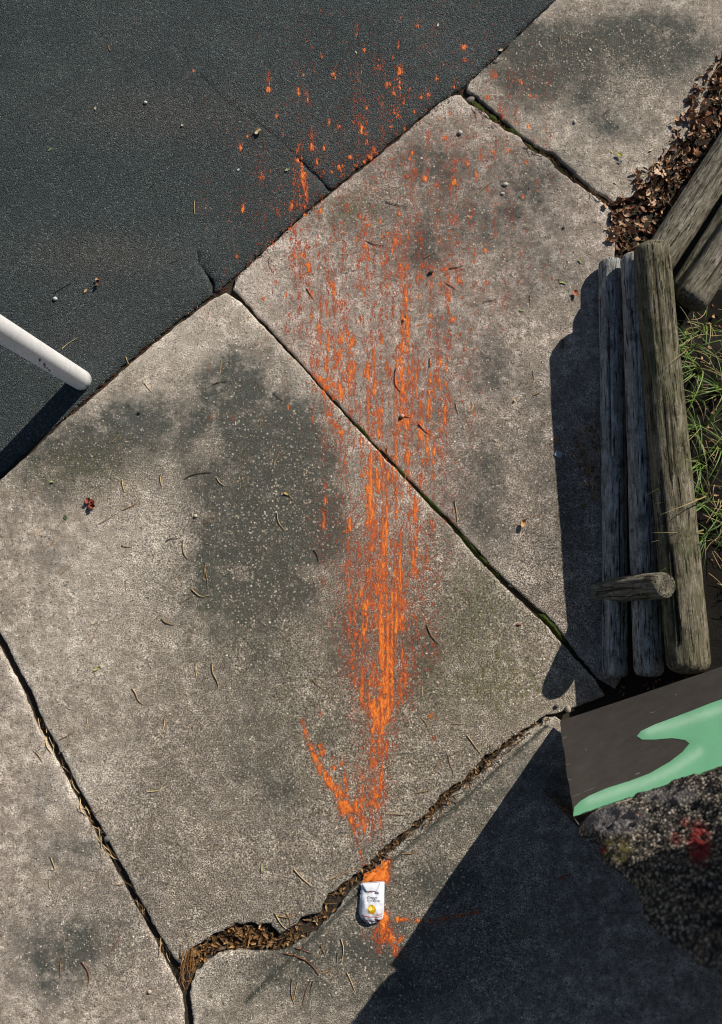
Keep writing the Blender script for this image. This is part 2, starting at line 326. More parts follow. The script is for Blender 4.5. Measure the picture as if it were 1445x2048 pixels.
def make_sheet(name, poly, z0, material, wob=2.0, wobs=.05, step=.016, rim=.010, drop=.005, parent=None, depth=.06, dips=(), rough=None, coarse=False):
    """a paving slab: wobbly worn outline, rounded arris, uneven top, vertical sides"""
    P = densify(poly, 5.0)
    seed = int(abs(poly[0][0]) + abs(poly[0][1])) % 50
    a = np.arange(len(P)); T = np.roll(P, -1, 0) - np.roll(P, 1, 0); T /= (np.hypot(T[:, 0], T[:, 1])[:, None] + 1e-9)
    Nn = np.stack([T[:, 1], -T[:, 0]], 1)
    w = (fbm(P[:, 0] * wobs, P[:, 1] * wobs, seed, 4) - .5) * 2 * wob + (fbm(P[:, 0] * .3, P[:, 1] * .3, seed + 3, 2) - .5) * wob * .9
    if rough is not None: w = w + rough(P) * (fbm(P[:, 0] * .09, P[:, 1] * .09, seed + 7, 4) - .5)
    P = P + Nn * w[:, None]
    X, Y = at(P[:, 0], P[:, 1], z0); O = np.stack([X, Y], 1)
    # interior points
    lo = O.min(0); hi = O.max(0)
    gx, gy = np.meshgrid(np.arange(lo[0], hi[0], step), np.arange(lo[1], hi[1], step))
    g = np.stack([gx.ravel(), gy.ravel()], 1) + (rng.random((gx.size, 2)) - .5) * step * .5
    qx, qy = topx(g[:, 0], g[:, 1], z0)
    vis = (qx > -60) & (qx < 1505) & (qy > -60) & (qy < 2110)
    keep = vis | (rng.random(len(g)) < .02)
    g = g[keep]; qx = qx[keep]; qy = qy[keep]
    ins = inside(qx, qy, P); g = g[ins]
    d = seg_dist(g, O); g = g[d > .011]
    rings = []
    Ow = O; c = np.roll(Ow, -1, 0) - np.roll(Ow, 1, 0); c /= (np.hypot(c[:, 0], c[:, 1])[:, None] + 1e-9); nn = np.stack([-c[:, 1], c[:, 0]], 1)
    area = .5 * np.sum(Ow[:, 0] * np.roll(Ow[:, 1], -1) - np.roll(Ow[:, 0], -1) * Ow[:, 1])
    if area < 0: nn = -nn
    for off in (.003, .007):
        r_ = Ow + nn * off; dd = seg_dist(r_, O); r_ = r_[dd > off * .75]; rings.append(r_)
    extra = []
    for line in dips:
        ln = densify(line[0], 3.0)[:-int(np.hypot(line[0][0][0] - line[0][-1][0], line[0][0][1] - line[0][-1][1]) / 3.0) or None]
        lx, ly = at(ln[:, 0], ln[:, 1], z0); l_ = np.stack([lx, ly], 1)
        tt = np.gradient(l_, axis=0); tt /= np.hypot(tt[:, 0], tt[:, 1])[:, None] + 1e-9; ln_ = np.stack([-tt[:, 1], tt[:, 0]], 1)
        for o_ in (-line[1], -line[1] * .45, 0, line[1] * .45, line[1]): extra.append(l_ + ln_ * o_)
        line.append(l_)
    pts = np.concatenate([O, g] + rings + extra)
    n = len(O)
    vc, _, fc, *_r = delaunay_2d_cdt([Vector(p) for p in pts], [(i, (i + 1) % n) for i in range(n)], [], 1, 1e-5)
    V = np.array([tuple(v) for v in vc]); fc = [tuple(f) for f in fc]
    d = seg_dist(V, O)
    t = np.clip(d / rim, 0, 1)
    z = z0 + und(V[:, 0], V[:, 1]) * (0.4 + .6 * np.clip(d / .05, 0, 1)) - drop * (1 - t) ** 2
    for line in dips:
        l_ = line[4]
        dl = np.min([np.hypot(V[:, 0] - q[0], V[:, 1] - q[1]) for q in l_], axis=0)
        z -= line[2] * np.clip(1 - dl / line[1], 0, 1); line.append(dl)
    qx, qy = topx(V[:, 0], V[:, 1], z0)
    nz = np.clip(fbm(qx * .016, qy * .016, 31, 4) * 3.2 - .6, .1, 2)
    dk = np.zeros(len(V))
    for line in dips: dk = np.maximum(dk, line[3] * np.clip(1.25 - line[5] / line[1], 0, 1))
    if material is MC:
        edge = np.clip(1 - d / .045, 0, 1) * .30 * fbm(V[:, 0] * 8, V[:, 1] * 8, 3, 3) * 1.6 + masks(qx, qy, LIGHT)
        col = np.stack([1 - np.exp(-1.7 * masks(qx, qy, STAIN) * nz) + dk * 1.5, masks(qx, qy, MOSSY), np.clip(masks(qx, qy, AGG) + .12, 0, 1), np.clip(edge, 0, .75)], 1)
    else:
        col = np.stack([masks(qx, qy, ALIGHT), dk, 0 * qx, 0 * qx + 1], 1)
    # sides: boundary edges of the triangulation
    cnt = {}
    for f in fc:
        for i in range(3):
            e = (f[i], f[(i + 1) % 3]); k = (min(e), max(e)); cnt.setdefault(k, []).append(e)
    nV = len(V); top = np.column_stack([V, z]); bot = {}; vb = []; fs = []
    for k, es in cnt.items():
        if len(es) == 1:
            a_, b_ = es[0]
            for q in (a_, b_):
                if q not in bot: bot[q] = nV + len(vb); vb.append((V[q, 0], V[q, 1], z0 - depth))
            fs.append((b_, a_, bot[a_], bot[b_]))
    allv = np.concatenate([top, np.array(vb)]); allc = np.concatenate([col, col[list(bot.keys())]])
    # orient up
    f0 = fc[0]; p, q, r = (V[i] for i in f0)
    if (q[0] - p[0]) * (r[1] - p[1]) - (q[1] - p[1]) * (r[0] - p[0]) < 0:
        fc = [f[::-1] for f in fc]; fs = [f[::-1] for f in fs]
    o = meshobj(name, allv, fc + fs, material, parent, attrs={'mask': ('FLOAT_COLOR', allc)})
    me = o.data; sm = np.array([len(p.vertices) == 3 for p in me.polygons]); me.polygons.foreach_set('use_smooth', sm)
    return o
DEP = .007

# soil under everything, out to the horizon
g = 150.0
soil = meshobj('ground', [(-g, -g, -.024), (g, -g, -.024), (g, g, -.024), (-g, g, -.024)], [(0, 1, 2, 3)], MS); tag(soil, kind='structure')

ASPH = [(-2600, -1500), (1700, -1500), (1700, -610), (1130, -22), (1062, 42), (1000, 104), (932, 168), (902, 188), (870, 208), (800, 268), (735, 322), (664, 377), (600, 432), (545, 482), (470, 552), (440, 580),
        (350, 645), (262, 716), (180, 790), (120, 840), (66, 890), (-40, 985), (-900, 1760), (-2600, 3300)]
SEAMCR = [(664, 377), (655, 372), (640, 355), (618, 338), (597, 317), (615, 341), (636, 360), (648, 376), (652, 386)]
ASPHC = ASPH[:11] + [(664, 377), (657, 374), (640, 356), (619, 337), (596, 317), (617, 339), (637.5, 358), (654, 376.5), (659, 382)] + [(600, 432), (545, 482), (470, 552), (440, 578), (429, 584), (425, 562), (412.5, 546), (397, 520), (393, 497), (395.5, 521), (411, 547), (423.5, 564), (426, 588)] + ASPH[16:]
asph = make_sheet('driveway', ASPHC, -.006, MA, wob=2.4, rough=lambda P: 6.0, step=.03, rim=.02, drop=.010, dips=[[[(592, 313), (560, 280), (520, 248), (480, 222), (447, 198), (414, 162), (396, 150)], .008, .002, .28]])
tag(asph, kind='structure')

path = empty('footpath'); tag(path, kind='structure')
slab_top = [(936, 166), (1002, 106), (1064, 45), (1132, -20), (1700, -590), (1900, -300), (1440, 120), (1405, 210), (1372, 280), (1330, 330), (1290, 372), (1262, 395), (1228, 402), (1190, 380), (1150, 345), (1110, 306), (1070, 290), (1030, 258), (990, 222), (955, 192), (935, 180)]
slab_mid = [(472, 556), (545, 487), (602, 436), (668, 381), (738, 326), (803, 272), (872, 211), (900, 192), (922, 190), (938, 206), (962, 216), (985, 240), (1012, 258), (1040, 270), (1058, 298), (1100, 316), (1110, 334), (1150, 364), (1195, 395), (1224, 414), (1230, 470), (1240, 800), (1245, 1100), (1250, 1345), (1232, 1378),
            (1196, 1356), (1158, 1312), (1113, 1250), (1046, 1190), (981, 1129), (926, 1066), (854, 994), (781, 918), (712, 847), (648, 777), (587, 709), (526, 643), (482, 593), (466, 578)]
slab_big = [(452, 586), (470, 594), (484, 606), (524, 650), (584, 712), (640, 774), (706, 848), (772, 918), (846, 996), (915, 1068), (972, 1136), (1036, 1198), (1098, 1256), (1150, 1316), (1196, 1366), (1212, 1392),
            (1165, 1410), (1120, 1426), (1094, 1430), (1060, 1452), (1010, 1486), (962, 1522), (930, 1556), (880, 1592), (868, 1612), (820, 1656), (760, 1706), (725, 1738), (690, 1766), (660, 1790), (640, 1822), (600, 1842), (560, 1868), (540, 1852), (500, 1846), (470, 1852), (440, 1866), (410, 1882), (378, 1900), (362, 1930), (350, 1920),
            (318, 1870), (275, 1790), (222, 1692), (170, 1600), (118, 1500), (82, 1432), (60, 1380), (-40, 1190), (-420, 560 + 900), (-900, 1790), (-38, 992), (70, 898), (122, 846), (184, 796), (266, 722), (354, 650), (428, 596)]
slab_left = [(-1100, 1900), (-430, 1480), (-50, 1200), (50, 1392), (70, 1440), (108, 1512), (156, 1604), (208, 1700), (262, 1796), (308, 1880), (338, 1938), (354, 1968), (364, 1992), (368, 2020), (370, 2120), (376, 2700), (-900, 2700)]
slab_low = [(400, 2700), (394, 2110), (386, 2040), (381, 1990), (382, 1968), (392, 1946), (410, 1928), (438, 1909), (472, 1903), (520, 1904), (566, 1904), (590, 1890), (630, 1866), (670, 1826), (694, 1788), (722, 1768), (768, 1718), (817, 1673), (876, 1625), (898, 1600), (954, 1552), (964, 1542), (1016, 1494), (1061, 1461), (1092, 1437), (1112, 1434), (1130, 1446), (1160, 1470), (1500, 1620), (2300, 1700), (2300, 2700)]
def low_rough(P): return np.where((P[:, 0] < 1110) & (P[:, 1] < 2050) & (P[:, 0] > 380), 9.0, 0.0)
def big_rough(P): return np.where((P[:, 1] > 1440) & (P[:, 0] > 360) & (P[:, 1] > 2330 - P[:, 0] * .95 - 60), 11.0, 3.0)
S1 = make_sheet('slab', slab_top, -.002, MC, wob=2.2, parent=path, rough=lambda P: 5.0)
S2 = make_sheet('slab', slab_mid, -.004, MC, wob=2.0, parent=path, rough=lambda P: np.where(P[:, 1] < P[:, 0] * .8 - 500, 7.0, 3.0))
S3 = make_sheet('slab', slab_big, .004, MC, wob=2.2, parent=path, rough=big_rough)
S4 = make_sheet('slab', slab_left, -.008, MC, wob=2.0, parent=path, rough=lambda P: 4.0)
S5 = make_sheet('slab', slab_low, .004, MC, wob=2.6, parent=path, rough=low_rough,
                dips=[[[(488, 2008), (600, 1903), (688, 1818), (760, 1746), (830, 1684), (905, 1622), (1005, 1532), (1095, 1452)], .0075, .011, .9]])
slabs = [S1, S2, S3, S4, S5]
for o, c in zip(slabs, ((1.11, 1.10, 1.04), (1.15, 1.11, 1.07), (1.17, 1.15, 1.08), (1.24, 1.21, 1.15), (1.15, 1.14, 1.07))): o.color = (*c, 1)

# loose concrete fragment beside the left end of the broken joint stays part of the low slab; bvh of the ground
def bvh_of(objs):
    vs = []; fs = []; k = 0
    for o in objs:
        me = o.data; n = len(me.vertices); a = np.empty(n * 3); me.vertices.foreach_get('co', a); vs += [tuple(v) for v in a.reshape(-1, 3)]
        fs += [tuple(i + k for i in p.vertices) for p in me.polygons]; k += n
    return BVHTree.FromPolygons(vs, fs)
BV = bvh_of(slabs + [asph, soil])
def gz(x, y):
    h = BV.ray_cast(Vector((x, y, .5)), Vector((0, 0, -1)))
    return h[0].z if h[0] else 0.0
def gp(px, py):
    p = A(px, py); p.z = gz(p.x, p.y); return p

# ------------------------------------------------------------------ small pieces: leaves, twigs, pebbles
def leaf_shape(L=.03, Wd=.012, curl=.5, fold=.3, seed=0, nu=7, twist=.4):
    r = random.Random(seed); vs = []; fs = []
    for i in range(nu + 1):
        u = i / nu; w = Wd * .5 * (math.sin(math.pi * min(1, u * .96 + .02)) ** .75) * (1 + .25 * (r.random() - .5))
        a = curl * (u - .5) * 2; x = L * math.sin(a) / (2 * max(.05, curl)) if curl else L * (u - .5)
        zc = L * (1 - math.cos(a)) / (2 * max(.05, curl)); tw = twist * (u - .5)
        side = Wd * .25 * math.sin(u * 3.1) * (r.random() - .5)
        for s in (-1, 0, 1):
            y = w * s * math.cos(fold); z = zc + abs(w * s) * math.sin(fold) + (r.random() - .5) * Wd * .10
            vs.append((x, y * math.cos(tw) + side, z + y * math.sin(tw)))
        if i:
            k = 3 * (i - 1)
            fs += [(k, k + 3, k + 4, k + 1), (k + 1, k + 4, k + 5, k + 2)]
    return vs, fs
def leaf_mesh(name, material, seed, **kw):
    vs, fs = leaf_shape(seed=seed, **kw); me = bpy.data.meshes.new(name); me.from_pydata(vs, [], fs); me.materials.append(material)
    me.polygons.foreach_set('use_smooth', [True] * len(fs)); return me
LEAFV = [leaf_mesh('leaf', DRY, i, L=.034 * (.8 + .06 * i), Wd=.015 + .0012 * (i % 4), curl=[.9, .3, 1.3, .6, .2, 1.0, .5, 1.5][i], fold=[.5, .2, .8, -.2, .35, .1, .9, .4][i], twist=[.4, -1.2, .8, .2, 1.6, -.5, .3, 1.0][i]) for i in range(8)]

def twig(pts, w, material, label, name='twig', forks=(), group='twigs and needles on the paving', z=.0016, cat='twig', lift=0.0):
    """a thin bent stick through photograph pixels; w = thickness in photograph pixels"""
    P = [A(*p) for p in pts]
    root = P[0].copy(); root.z = gz(root.x, root.y)
    V = []; Fc = []
    def run(P, r0):
        pp = [P[0]]
        for i in range(1, len(P)):
            for k in range(1, 4): pp.append(P[i - 1].lerp(P[i], k / 3))
        # smooth
        for _ in range(2):
            pp = [pp[0]] + [(pp[i - 1] + pp[i] * 2 + pp[i + 1]) / 4 for i in range(1, len(pp) - 1)] + [pp[-1]]
        n = len(pp); base = len(V)
        for i, p in enumerate(pp):
            t = (pp[min(i + 1, n - 1)] - pp[max(i - 1, 0)]).normalized(); s = Vector((-t.y, t.x, 0))
            r = r0 * (1.0 - .55 * i / (n - 1)) * (1 + .25 * (R.random() - .5)); u = i / (n - 1)
            zz = gz(p.x, p.y) + r * .8 + z + lift * math.sin(math.pi * min(1, u * 1.15)) * .5 + lift * u * .5
            for k in range(5):
                a = 2 * math.pi * k / 5; V.append(Vector((p.x, p.y, zz)) + s * (r * math.cos(a)) + Vector((0, 0, r * math.sin(a))))
            if i:
                for k in range(5):
                    a_ = base + (i - 1) * 5; Fc.append((a_ + k, a_ + (k + 1) % 5, a_ + 5 + (k + 1) % 5, a_ + 5 + k))
        Fc.append(tuple(base + k for k in range(5))); Fc.append(tuple(base + (n - 1) * 5 + k for k in reversed(range(5))))
    r0 = w * .5 * .0022
    run(P, r0)
    for f in forks: run([A(*p) for p in f], r0 * .75)
    o = meshobj(name, [v - root for v in V], Fc, material, smooth=True); o.location = root
    tag(o, label, cat, group); return o

exec_later = []
# ------------------------------------------------------------------ bollard
white = None
def lathe(profile, n=32):
    vs = []; fs = []
    for (r, z) in profile:
        for k in range(n): vs.append((r * math.cos(2 * math.pi * k / n), r * math.sin(2 * math.pi * k / n), z))
    for i in range(len(profile) - 1):
        for k in range(n): fs.append((i * n + k, i * n + (k + 1) % n, (i + 1) * n + (k + 1) % n, (i + 1) * n + k))
    fs.append(tuple(range(n - 1, -1, -1))); fs.append(tuple((len(profile) - 1) * n + k for k in range(n)))
    return vs, fs
def paint_mat():
    m, nt, b = mat('white_paint'); tc = N(nt, 'ShaderNodeTexCoord').outputs['Object']
    base = mix(nt, ramp(nt, noise(nt, tc, 9, 6, .6), [(.35, 0), (.65, 1)]), (.70, .70, .70), (.82, .82, .82))
    base = mix(nt, ramp(nt, noise(nt, tc, 60, 6, .75), [(.54, 0), (.68, .5)]), base, (.42, .40, .36))
    sx = N(nt, 'ShaderNodeSeparateXYZ'); nt.links.new(tc, sx.inputs[0])
    base = mix(nt, M2(nt, 'MULTIPLY', ramp(nt, M2(nt, 'MULTIPLY', sx.outputs[2], 1.0), [(0, .9), (.05, 0)]), ramp(nt, noise(nt, tc, 45, 5, .7), [(.4, 0), (.6, 1)])), base, (.20, .18, .15))
    nt.links.new(base, b.inputs['Base Color']); b.inputs['Roughness'].default_value = .5; return m
WH = paint_mat()
bol = empty('bollard', A(163, 760)); bol.location.z = -.006
vs, fs = lathe([(.044, 0), (.046, .004), (.046, .01), (.046, .3), (.046, .6), (.046, 1.0), (.045, 1.03), (.038, 1.048), (.02, 1.056), (.004, 1.058)])
o = meshobj('post', vs, fs, WH, bol, smooth=True)
SCF = plain('black_scuff', (.09, .095, .1), .7, .3, .5, 200)
# scuff marks scraped into the paint: thin curved patches proud of the post
for i in range(9):
    sc_v = []; sc_f = []
    a0 = math.radians(-92 + i * 3.5 + R.uniform(-2, 2)); z0 = .36 + i * .018 * R.uniform(.8, 1.2); wz = R.uniform(.008, .016); da = math.radians(R.uniform(10, 24))
    b0 = len(sc_v); k = 6
    for j in range(k + 1):
        a = a0 + da * j / k; ww = wz * .5 * math.sin(math.pi * (j + .4) / (k + .8))
        for s in (-1, 1): sc_v.append((.0464 * math.cos(a), .0464 * math.sin(a), z0 + s * ww + j * .003))
        if j: sc_f.append((b0 + 2 * j - 2, b0 + 2 * j, b0 + 2 * j + 1, b0 + 2 * j - 1))
    meshobj('scuff', sc_v, sc_f, SCF, bol)
cv = []; cf = []
for (a0, z0, da, wz) in ((-55, .012, 16, .011), (-38, .008, 9, .008)):
    cv = []; cf = []; b0 = 0
    for j in range(6):
        a = math.radians(a0 + da * j / 5); ww = wz * .5 * math.sin(math.pi * (j + .5) / 6)
        for s in (-1, 1): cv.append((.0464 * math.cos(a), .0464 * math.sin(a), z0 + .01 + s * ww))
        if j: cf.append((b0 + 2 * j - 2, b0 + 2 * j, b0 + 2 * j + 1, b0 + 2 * j - 1))
    meshobj('paint_chip', cv, cf, SCF, bol)
bol.rotation_euler = (0, math.radians(-4.3), 0)
tag(bol, 'white painted steel bollard standing on the dark asphalt at the left edge', 'bollard')

# ------------------------------------------------------------------ logs
def log(root, name, p0, p1, r0, r1, material, seed, cracks=(), dome=.5, segs=None, na=64, bend=.004, label=None):
    rr = random.Random(seed); ax = (p1 - p0); Ln = ax.length; segs = segs or max(12, int(Ln / .014))
    zs = np.linspace(0, Ln, segs + 1); th = np.linspace(0, 2 * math.pi, na, endpoint=False)
    Z, T = np.meshgrid(zs, th, indexing='ij')
    rad = r0 + (r1 - r0) * Z / Ln
    cx, cy = np.cos(T), np.sin(T)
    rad = rad * (1 + .07 * (fbm(cx * 1.2 + Z * 1.6 + 9, cy * 1.2 + 5 + Z * .4, seed, 3) - .5)) + .006 * (fbm(cx * 6 + 20, cy * 6 + Z * 3 + 20, seed + 2, 3) - .5) + .004 * (fbm(T * 12, Z * 4, seed + 5, 2) - .5)
    crk = np.zeros_like(rad)
    for (a, z0, z1, wdeg, dep) in cracks:
        aa = math.radians(a) + .12 * (fbm(Z * 3, Z * 0 + a, seed + 1, 3) - .5)
        d = np.abs(np.angle(np.exp(1j * (T - aa)))); taper = np.clip(np.minimum((Z - z0), (z1 - Z)) / (.25 * (z1 - z0)), 0, 1)
        wv = math.radians(wdeg) * taper + 1e-6
        c_ = np.clip(1.2 - d / wv, 0, 1) * (taper > 0); crk = np.maximum(crk, c_); rad = rad - dep * c_
    # knots
    for k in range(int(Ln / .5) + 1):
        za, ta = rr.uniform(.1, Ln - .05), rr.uniform(0, 6.28); d2 = ((Z - za) / .02) ** 2 + (np.angle(np.exp(1j * (T - ta))) / .25) ** 2
        rad = rad + .004 * np.exp(-d2) - .006 * np.exp(-d2 * 6); crk = np.maximum(crk, .7 * np.exp(-d2 * 7))
    # rounded ends
    e = .02
    for zz, sgn in ((Z, 1), (Ln - Z, -1)):
        tt = np.clip(zz / (e * (1 + dome)), 0, 1); rad = rad * (1 - (.10 + .22 * dome) * (1 - tt) ** 2)
    ox = bend * np.sin(Z / Ln * 3.1 + seed); oy = bend * np.cos(Z / Ln * 2.3 + seed * 2)
    # slightly ragged saw cut
    Zr = Z + (Z < 1e-6) * .004 * (fbm(cx * 3 + 9, cy * 3 + 9, seed + 8, 2) - .5)
    V = np.stack([rad * cx + ox, rad * cy + oy, Zr], -1).reshape(-1, 3)
    n = na; F_ = []
    for i in range(segs):
        for k in range(n): F_.append((i * n + k, i * n + (k + 1) % n, (i + 1) * n + (k + 1) % n, (i + 1) * n + k))
    V = V.tolist(); cr = crk.ravel().tolist()
    for end, i0, sg in ((0, 0, -1), (1, segs * n, 1)):
        prev = list(range(i0, i0 + n)); zc = 0 if end == 0 else Ln
        for q, f_ in enumerate((.8, .55, .3)):
            cur = []
            for k in range(n):
                v = V[i0 + k]; rg = fbm(np.array(math.cos(th[k]) * 4 * f_ + 7), np.array(math.sin(th[k]) * 4 * f_ + 7), seed + 4, 2)
                cur.append(len(V)); V.append([v[0] * f_, v[1] * f_, zc + sg * (dome * .018 * (1 - f_ * f_)) + float(rg - .5) * .006]); cr.append(.35 * float(rg))
            for k in range(n):
                a_ = (prev[k], prev[(k + 1) % n], cur[(k + 1) % n], cur[k]); F_.append(a_ if sg > 0 else a_[::-1])
            prev = cur
        c_ = len(V); V.append([0, 0, zc + sg * dome * .018]); cr.append(.7)
        for k in range(n):
            a_ = (prev[k], prev[(k + 1) % n], c_); F_.append(a_ if sg > 0 else a_[::-1])
    o = meshobj(name, V, F_, material, root, smooth=True, attrs={'crack': ('FLOAT', cr)})
    q = ax.to_track_quat('Z', 'Y')
    o.matrix_basis = Matrix.Translation(p0 - root.location) @ q.to_matrix().to_4x4()
    if label: o['label'] = label
    return o
WG = wood_mat('weathered_log', (.10, .10, .095), (.36, .36, .34), (.66, .66, .63))
WO = wood_mat('brown_weathered_log', (.065, .052, .034), (.20, .175, .12), (.40, .36, .27), .5)
WP = wood_mat('pale_log', (.075, .062, .045), (.23, .205, .155), (.46, .42, .34), .2)

wallA = empty('log_retaining_wall', A(1215, 1345))
l1 = log(wallA, 'log', A(1231, 1352, .055), A(1222, 521, .055), .052, .053, WG, 3, [(100, .1, .9, 4, .006), (60, .9, 1.6, 4, .005), (130, .5, 1.2, 3, .004)], .15, label='lowest log of the wall, grey and flaking, lying on the slab')
l2 = log(wallA, 'log', A(1302, 1350, .165), A(1268, 510, .165), .062, .058, WG, 8, [(95, .2, .9, 3, .004), (70, 1.0, 1.5, 3, .004)], .5, label='middle log of the wall with a rounded pale end')
l3 = log(wallA, 'log', A(1378, 1342, .300), A(1305, 489, .300), .086, .074, WO, 5, [(52, .1, .55, 4.5, .014), (118, 1.30, 1.84, 6, .022), (75, 1.5, 1.75, 3, .008), (80, 1.2, 1.72, 4, .008), (85, .55, 1.1, 3.5, .010), (40, .0, .8, 3.5, .012), (68, .75, 1.2, 3, .006), (100, 1.3, 1.6, 3, .006), (30, .9, 1.5, 3, .008)], .75, label='thick top log of the wall, brown and split along the grain')
post = log(wallA, 'post', A(1198, 1183, -.03), A(1333, 1172, .40), .052, .054, WP, 12, [(200, .0, .4, 5, .006), (90, .05, .35, 5, .006), (150, .1, .45, 4, .004)], .1, label='short upright post leaning back against the three logs, its sawn end up')
tag(wallA, 'low retaining wall of three long weathered logs held by one short post', 'log wall')

wallB = empty('log_retaining_wall', A(1330, 520))
log(wallB, 'log', A(1312, 532, .075), A(1570, 128, .075), .078, .078, WP, 21, [(90, .3, .9, 3.5, .006), (70, .1, .6, 3, .005), (110, .5, 1.1, 3, .005)], .3, label='lowest of the slanting logs, beside the leaf pile')
log(wallB, 'log', A(1368, 590, .19), A(1620, 190, .19), .072, .072, WO, 23, [(100, .1, .5, 4, .008), (80, .5, .9, 3, .006)], .3)
log(wallB, 'log', A(1378, 606, .30), A(1636, 234, .30), .070, .070, WP, 25, [(95, .02, .4, 4, .008), (75, .1, .5, 3, .006)], .3, label='upper slanting log, its end raised over a dark hollow')
tag(wallB, 'second retaining wall of slanting pale logs running off behind the leaf pile', 'log wall')

# raised garden bed behind the logs
bedp = [(1415, 620), (1470, 560), (1700, 250), (3000, 250), (3000, 1330), (1440, 1345), (1425, 1200), (1395, 900)]
bp = [A(x, y, .26) for x, y in bedp]
gx = np.linspace(A(1375, 0, .26).x, A(2300, 0, .26).x, 60); gy = np.linspace(A(0, 1345, .26).y, A(0, 555, .26).y, 90)
GX, GY = np.meshgrid(gx, gy, indexing='ij')
# left edge of the bed follows the top log
l3a = A(1378, 1342, .3); l3b = A(1305, 489, .3)
tt = np.clip((GY - l3a.y) / (l3b.y - l3a.y), 0, 1.0); xl = l3a.x + (l3b.x - l3a.x) * tt + .03
GXs = xl + (GX - gx[0])
GZ = .20 + .05 * fbm(GXs * 6, GY * 6, 12, 4) + .03 * fbm(GXs * 30, GY * 30, 14, 3)
GZ = GZ - .14 * np.clip((GY - (A(0, 690, .26).y)) / .12, 0, 1)
V = np.stack([GXs, GY, GZ], -1).reshape(-1, 3); nY = len(gy)
fcs = [(i * nY + j, (i + 1) * nY + j, (i + 1) * nY + j + 1, i * nY + j + 1) for i in range(len(gx) - 1) for j in range(nY - 1)]
bed = meshobj('garden_bed', V, fcs, MBED, smooth=True); tag(bed, kind='structure')
bv2 = bvh_of([bed])
def bz(x, y):
    h = bv2.ray_cast(Vector((x, y, 1)), Vector((0, 0, -1))); return h[0].z if h[0] else .22

# ------------------------------------------------------------------ painted wall and rough pier
ZT = .70; WB = A(1120, 1443, .03)
WB2 = A(1520, 1308, .55)
PT = A(1148, 1634, ZT); PQ = A(1520, 1511, 1.0)
wall = empty('concrete_abutment', WB)
nrm = (WB2 - WB).cross(PT - WB).normalized()
if nrm.z < 0: nrm = -nrm
def wall_mat():
    m, nt, b = mat('dark_wall_paint'); L = nt.links; co = ground_coord(nt)
    mp = N(nt, 'ShaderNodeMapping'); mp.inputs['Scale'].default_value = (.25, 1, 1); mp.inputs['Rotation'].default_value = (0, 0, -.3); L.new(co, mp.inputs[0])
    base = mix(nt, ramp(nt, noise(nt, mp.outputs[0], 20, 6, .7), [(.35, 0), (.7, 1)]), (.062, .055, .048), (.083, .074, .065))
    base = mix(nt, ramp(nt, noise(nt, mp.outputs[0], 130, 4, .75), [(.60, 0), (.68, .5)]), base, (.16, .15, .135))
    L.new(base, b.inputs['Base Color']); b.inputs['Roughness'].default_value = .55; b.inputs['Specular IOR Level'].default_value = .3
    bump(nt, b, noise(nt, co, 60, 6, .7), .002, .5); return m
WPNT = wall_mat()
# sloping painted face as a slab with thickness, edges a little uneven
nu, nv = 60, 26; V = []; Fc = []
u_ax = WB2 - WB
for j in range(nv + 1):
    for i in range(nu + 1):
        u, v = i / nu, j / nv
        a = WB.lerp(WB2, u); c = PT.lerp(PQ, u); p = a.lerp(c, v)
        if i == 0: p = p + u_ax.normalized() * (.006 * (float(fbm(v * 14, 1.0, 3, 3)) - .5) * 2)
        p = p + nrm * (.006 * (float(fbm(u * 5, v * 4, 6, 2)) - .5)); V.append(p)
for j in range(nv):
    for i in range(nu): Fc.append((j * (nu + 1) + i, j * (nu + 1) + i + 1, (j + 1) * (nu + 1) + i + 1, (j + 1) * (nu + 1) + i))
k0 = len(V); rows = [i for i in range(nu, 0, -1)] + [j * (nu + 1) for j in range(nv + 1)]
for r_ in rows: V.append(Vector((V[r_].x, V[r_].y, -.03)) + Vector((.02, -.01, 0)) * 0)
kk = len(rows); nfr = nu
SV = [V[i].copy() for i in rows]; SV += [v - nrm * .035 for v in SV[:kk]]
SV += [Vector((v.x, v.y, -.03)) + (Vector((.05, -.16, 0)) if q < nfr else Vector((.06 + .30 * (q - nfr) / (kk - nfr), -.16 + .10 * (q - nfr) / (kk - nfr), 0))) for q, v in enumerate(SV[:kk])]
SF = [(a * kk + j, a * kk + j + 1, (a + 1) * kk + j + 1, (a + 1) * kk + j) for a in (0, 1) for j in range(kk - 1)]
V = V[:k0]
face = local(meshobj('painted_face', V, Fc, WPNT, smooth=False), wall)
def green_mat():
    m, nt, b = mat('mint_green_paint'); L = nt.links; co = ground_coord(nt)
    at_ = N(nt, 'ShaderNodeAttribute', attribute_name='tone').outputs['Fac']
    base = mix(nt, at_, (.22, .60, .33), (.45, .78, .54))
    base = mix(nt, ramp(nt, noise(nt, co, 45, 5, .7), [(.4, 0), (.7, .25)]), base, (.18, .52, .28))
    L.new(base, b.inputs['Base Color']); b.inputs['Roughness'].default_value = .45; bump(nt, b, noise(nt, co, 90, 6, .75), .0012, .6); return m
MG = green_mat()
gpoly = [(1147, 1633), (1150, 1615), (1162, 1603), (1180, 1592), (1215, 1577), (1260, 1563), (1300, 1548), (1340, 1525), (1366, 1505), (1380, 1488), (1372, 1481), (1345, 1477), (1310, 1480), (1285, 1480), (1275, 1473), (1283, 1463), (1310, 1450), (1345, 1437), (1380, 1424), (1420, 1408), (1500, 1380), (1512, 1440), (1519, 1508)]
top_edge = [(1519 - k * 8, 1511 + k * 8 * .331 + R.uniform(-2.0, 3.0)) for k in range(1, 46)]
gp_ = densify(gpoly, 6)[:-int(371 / 6)]
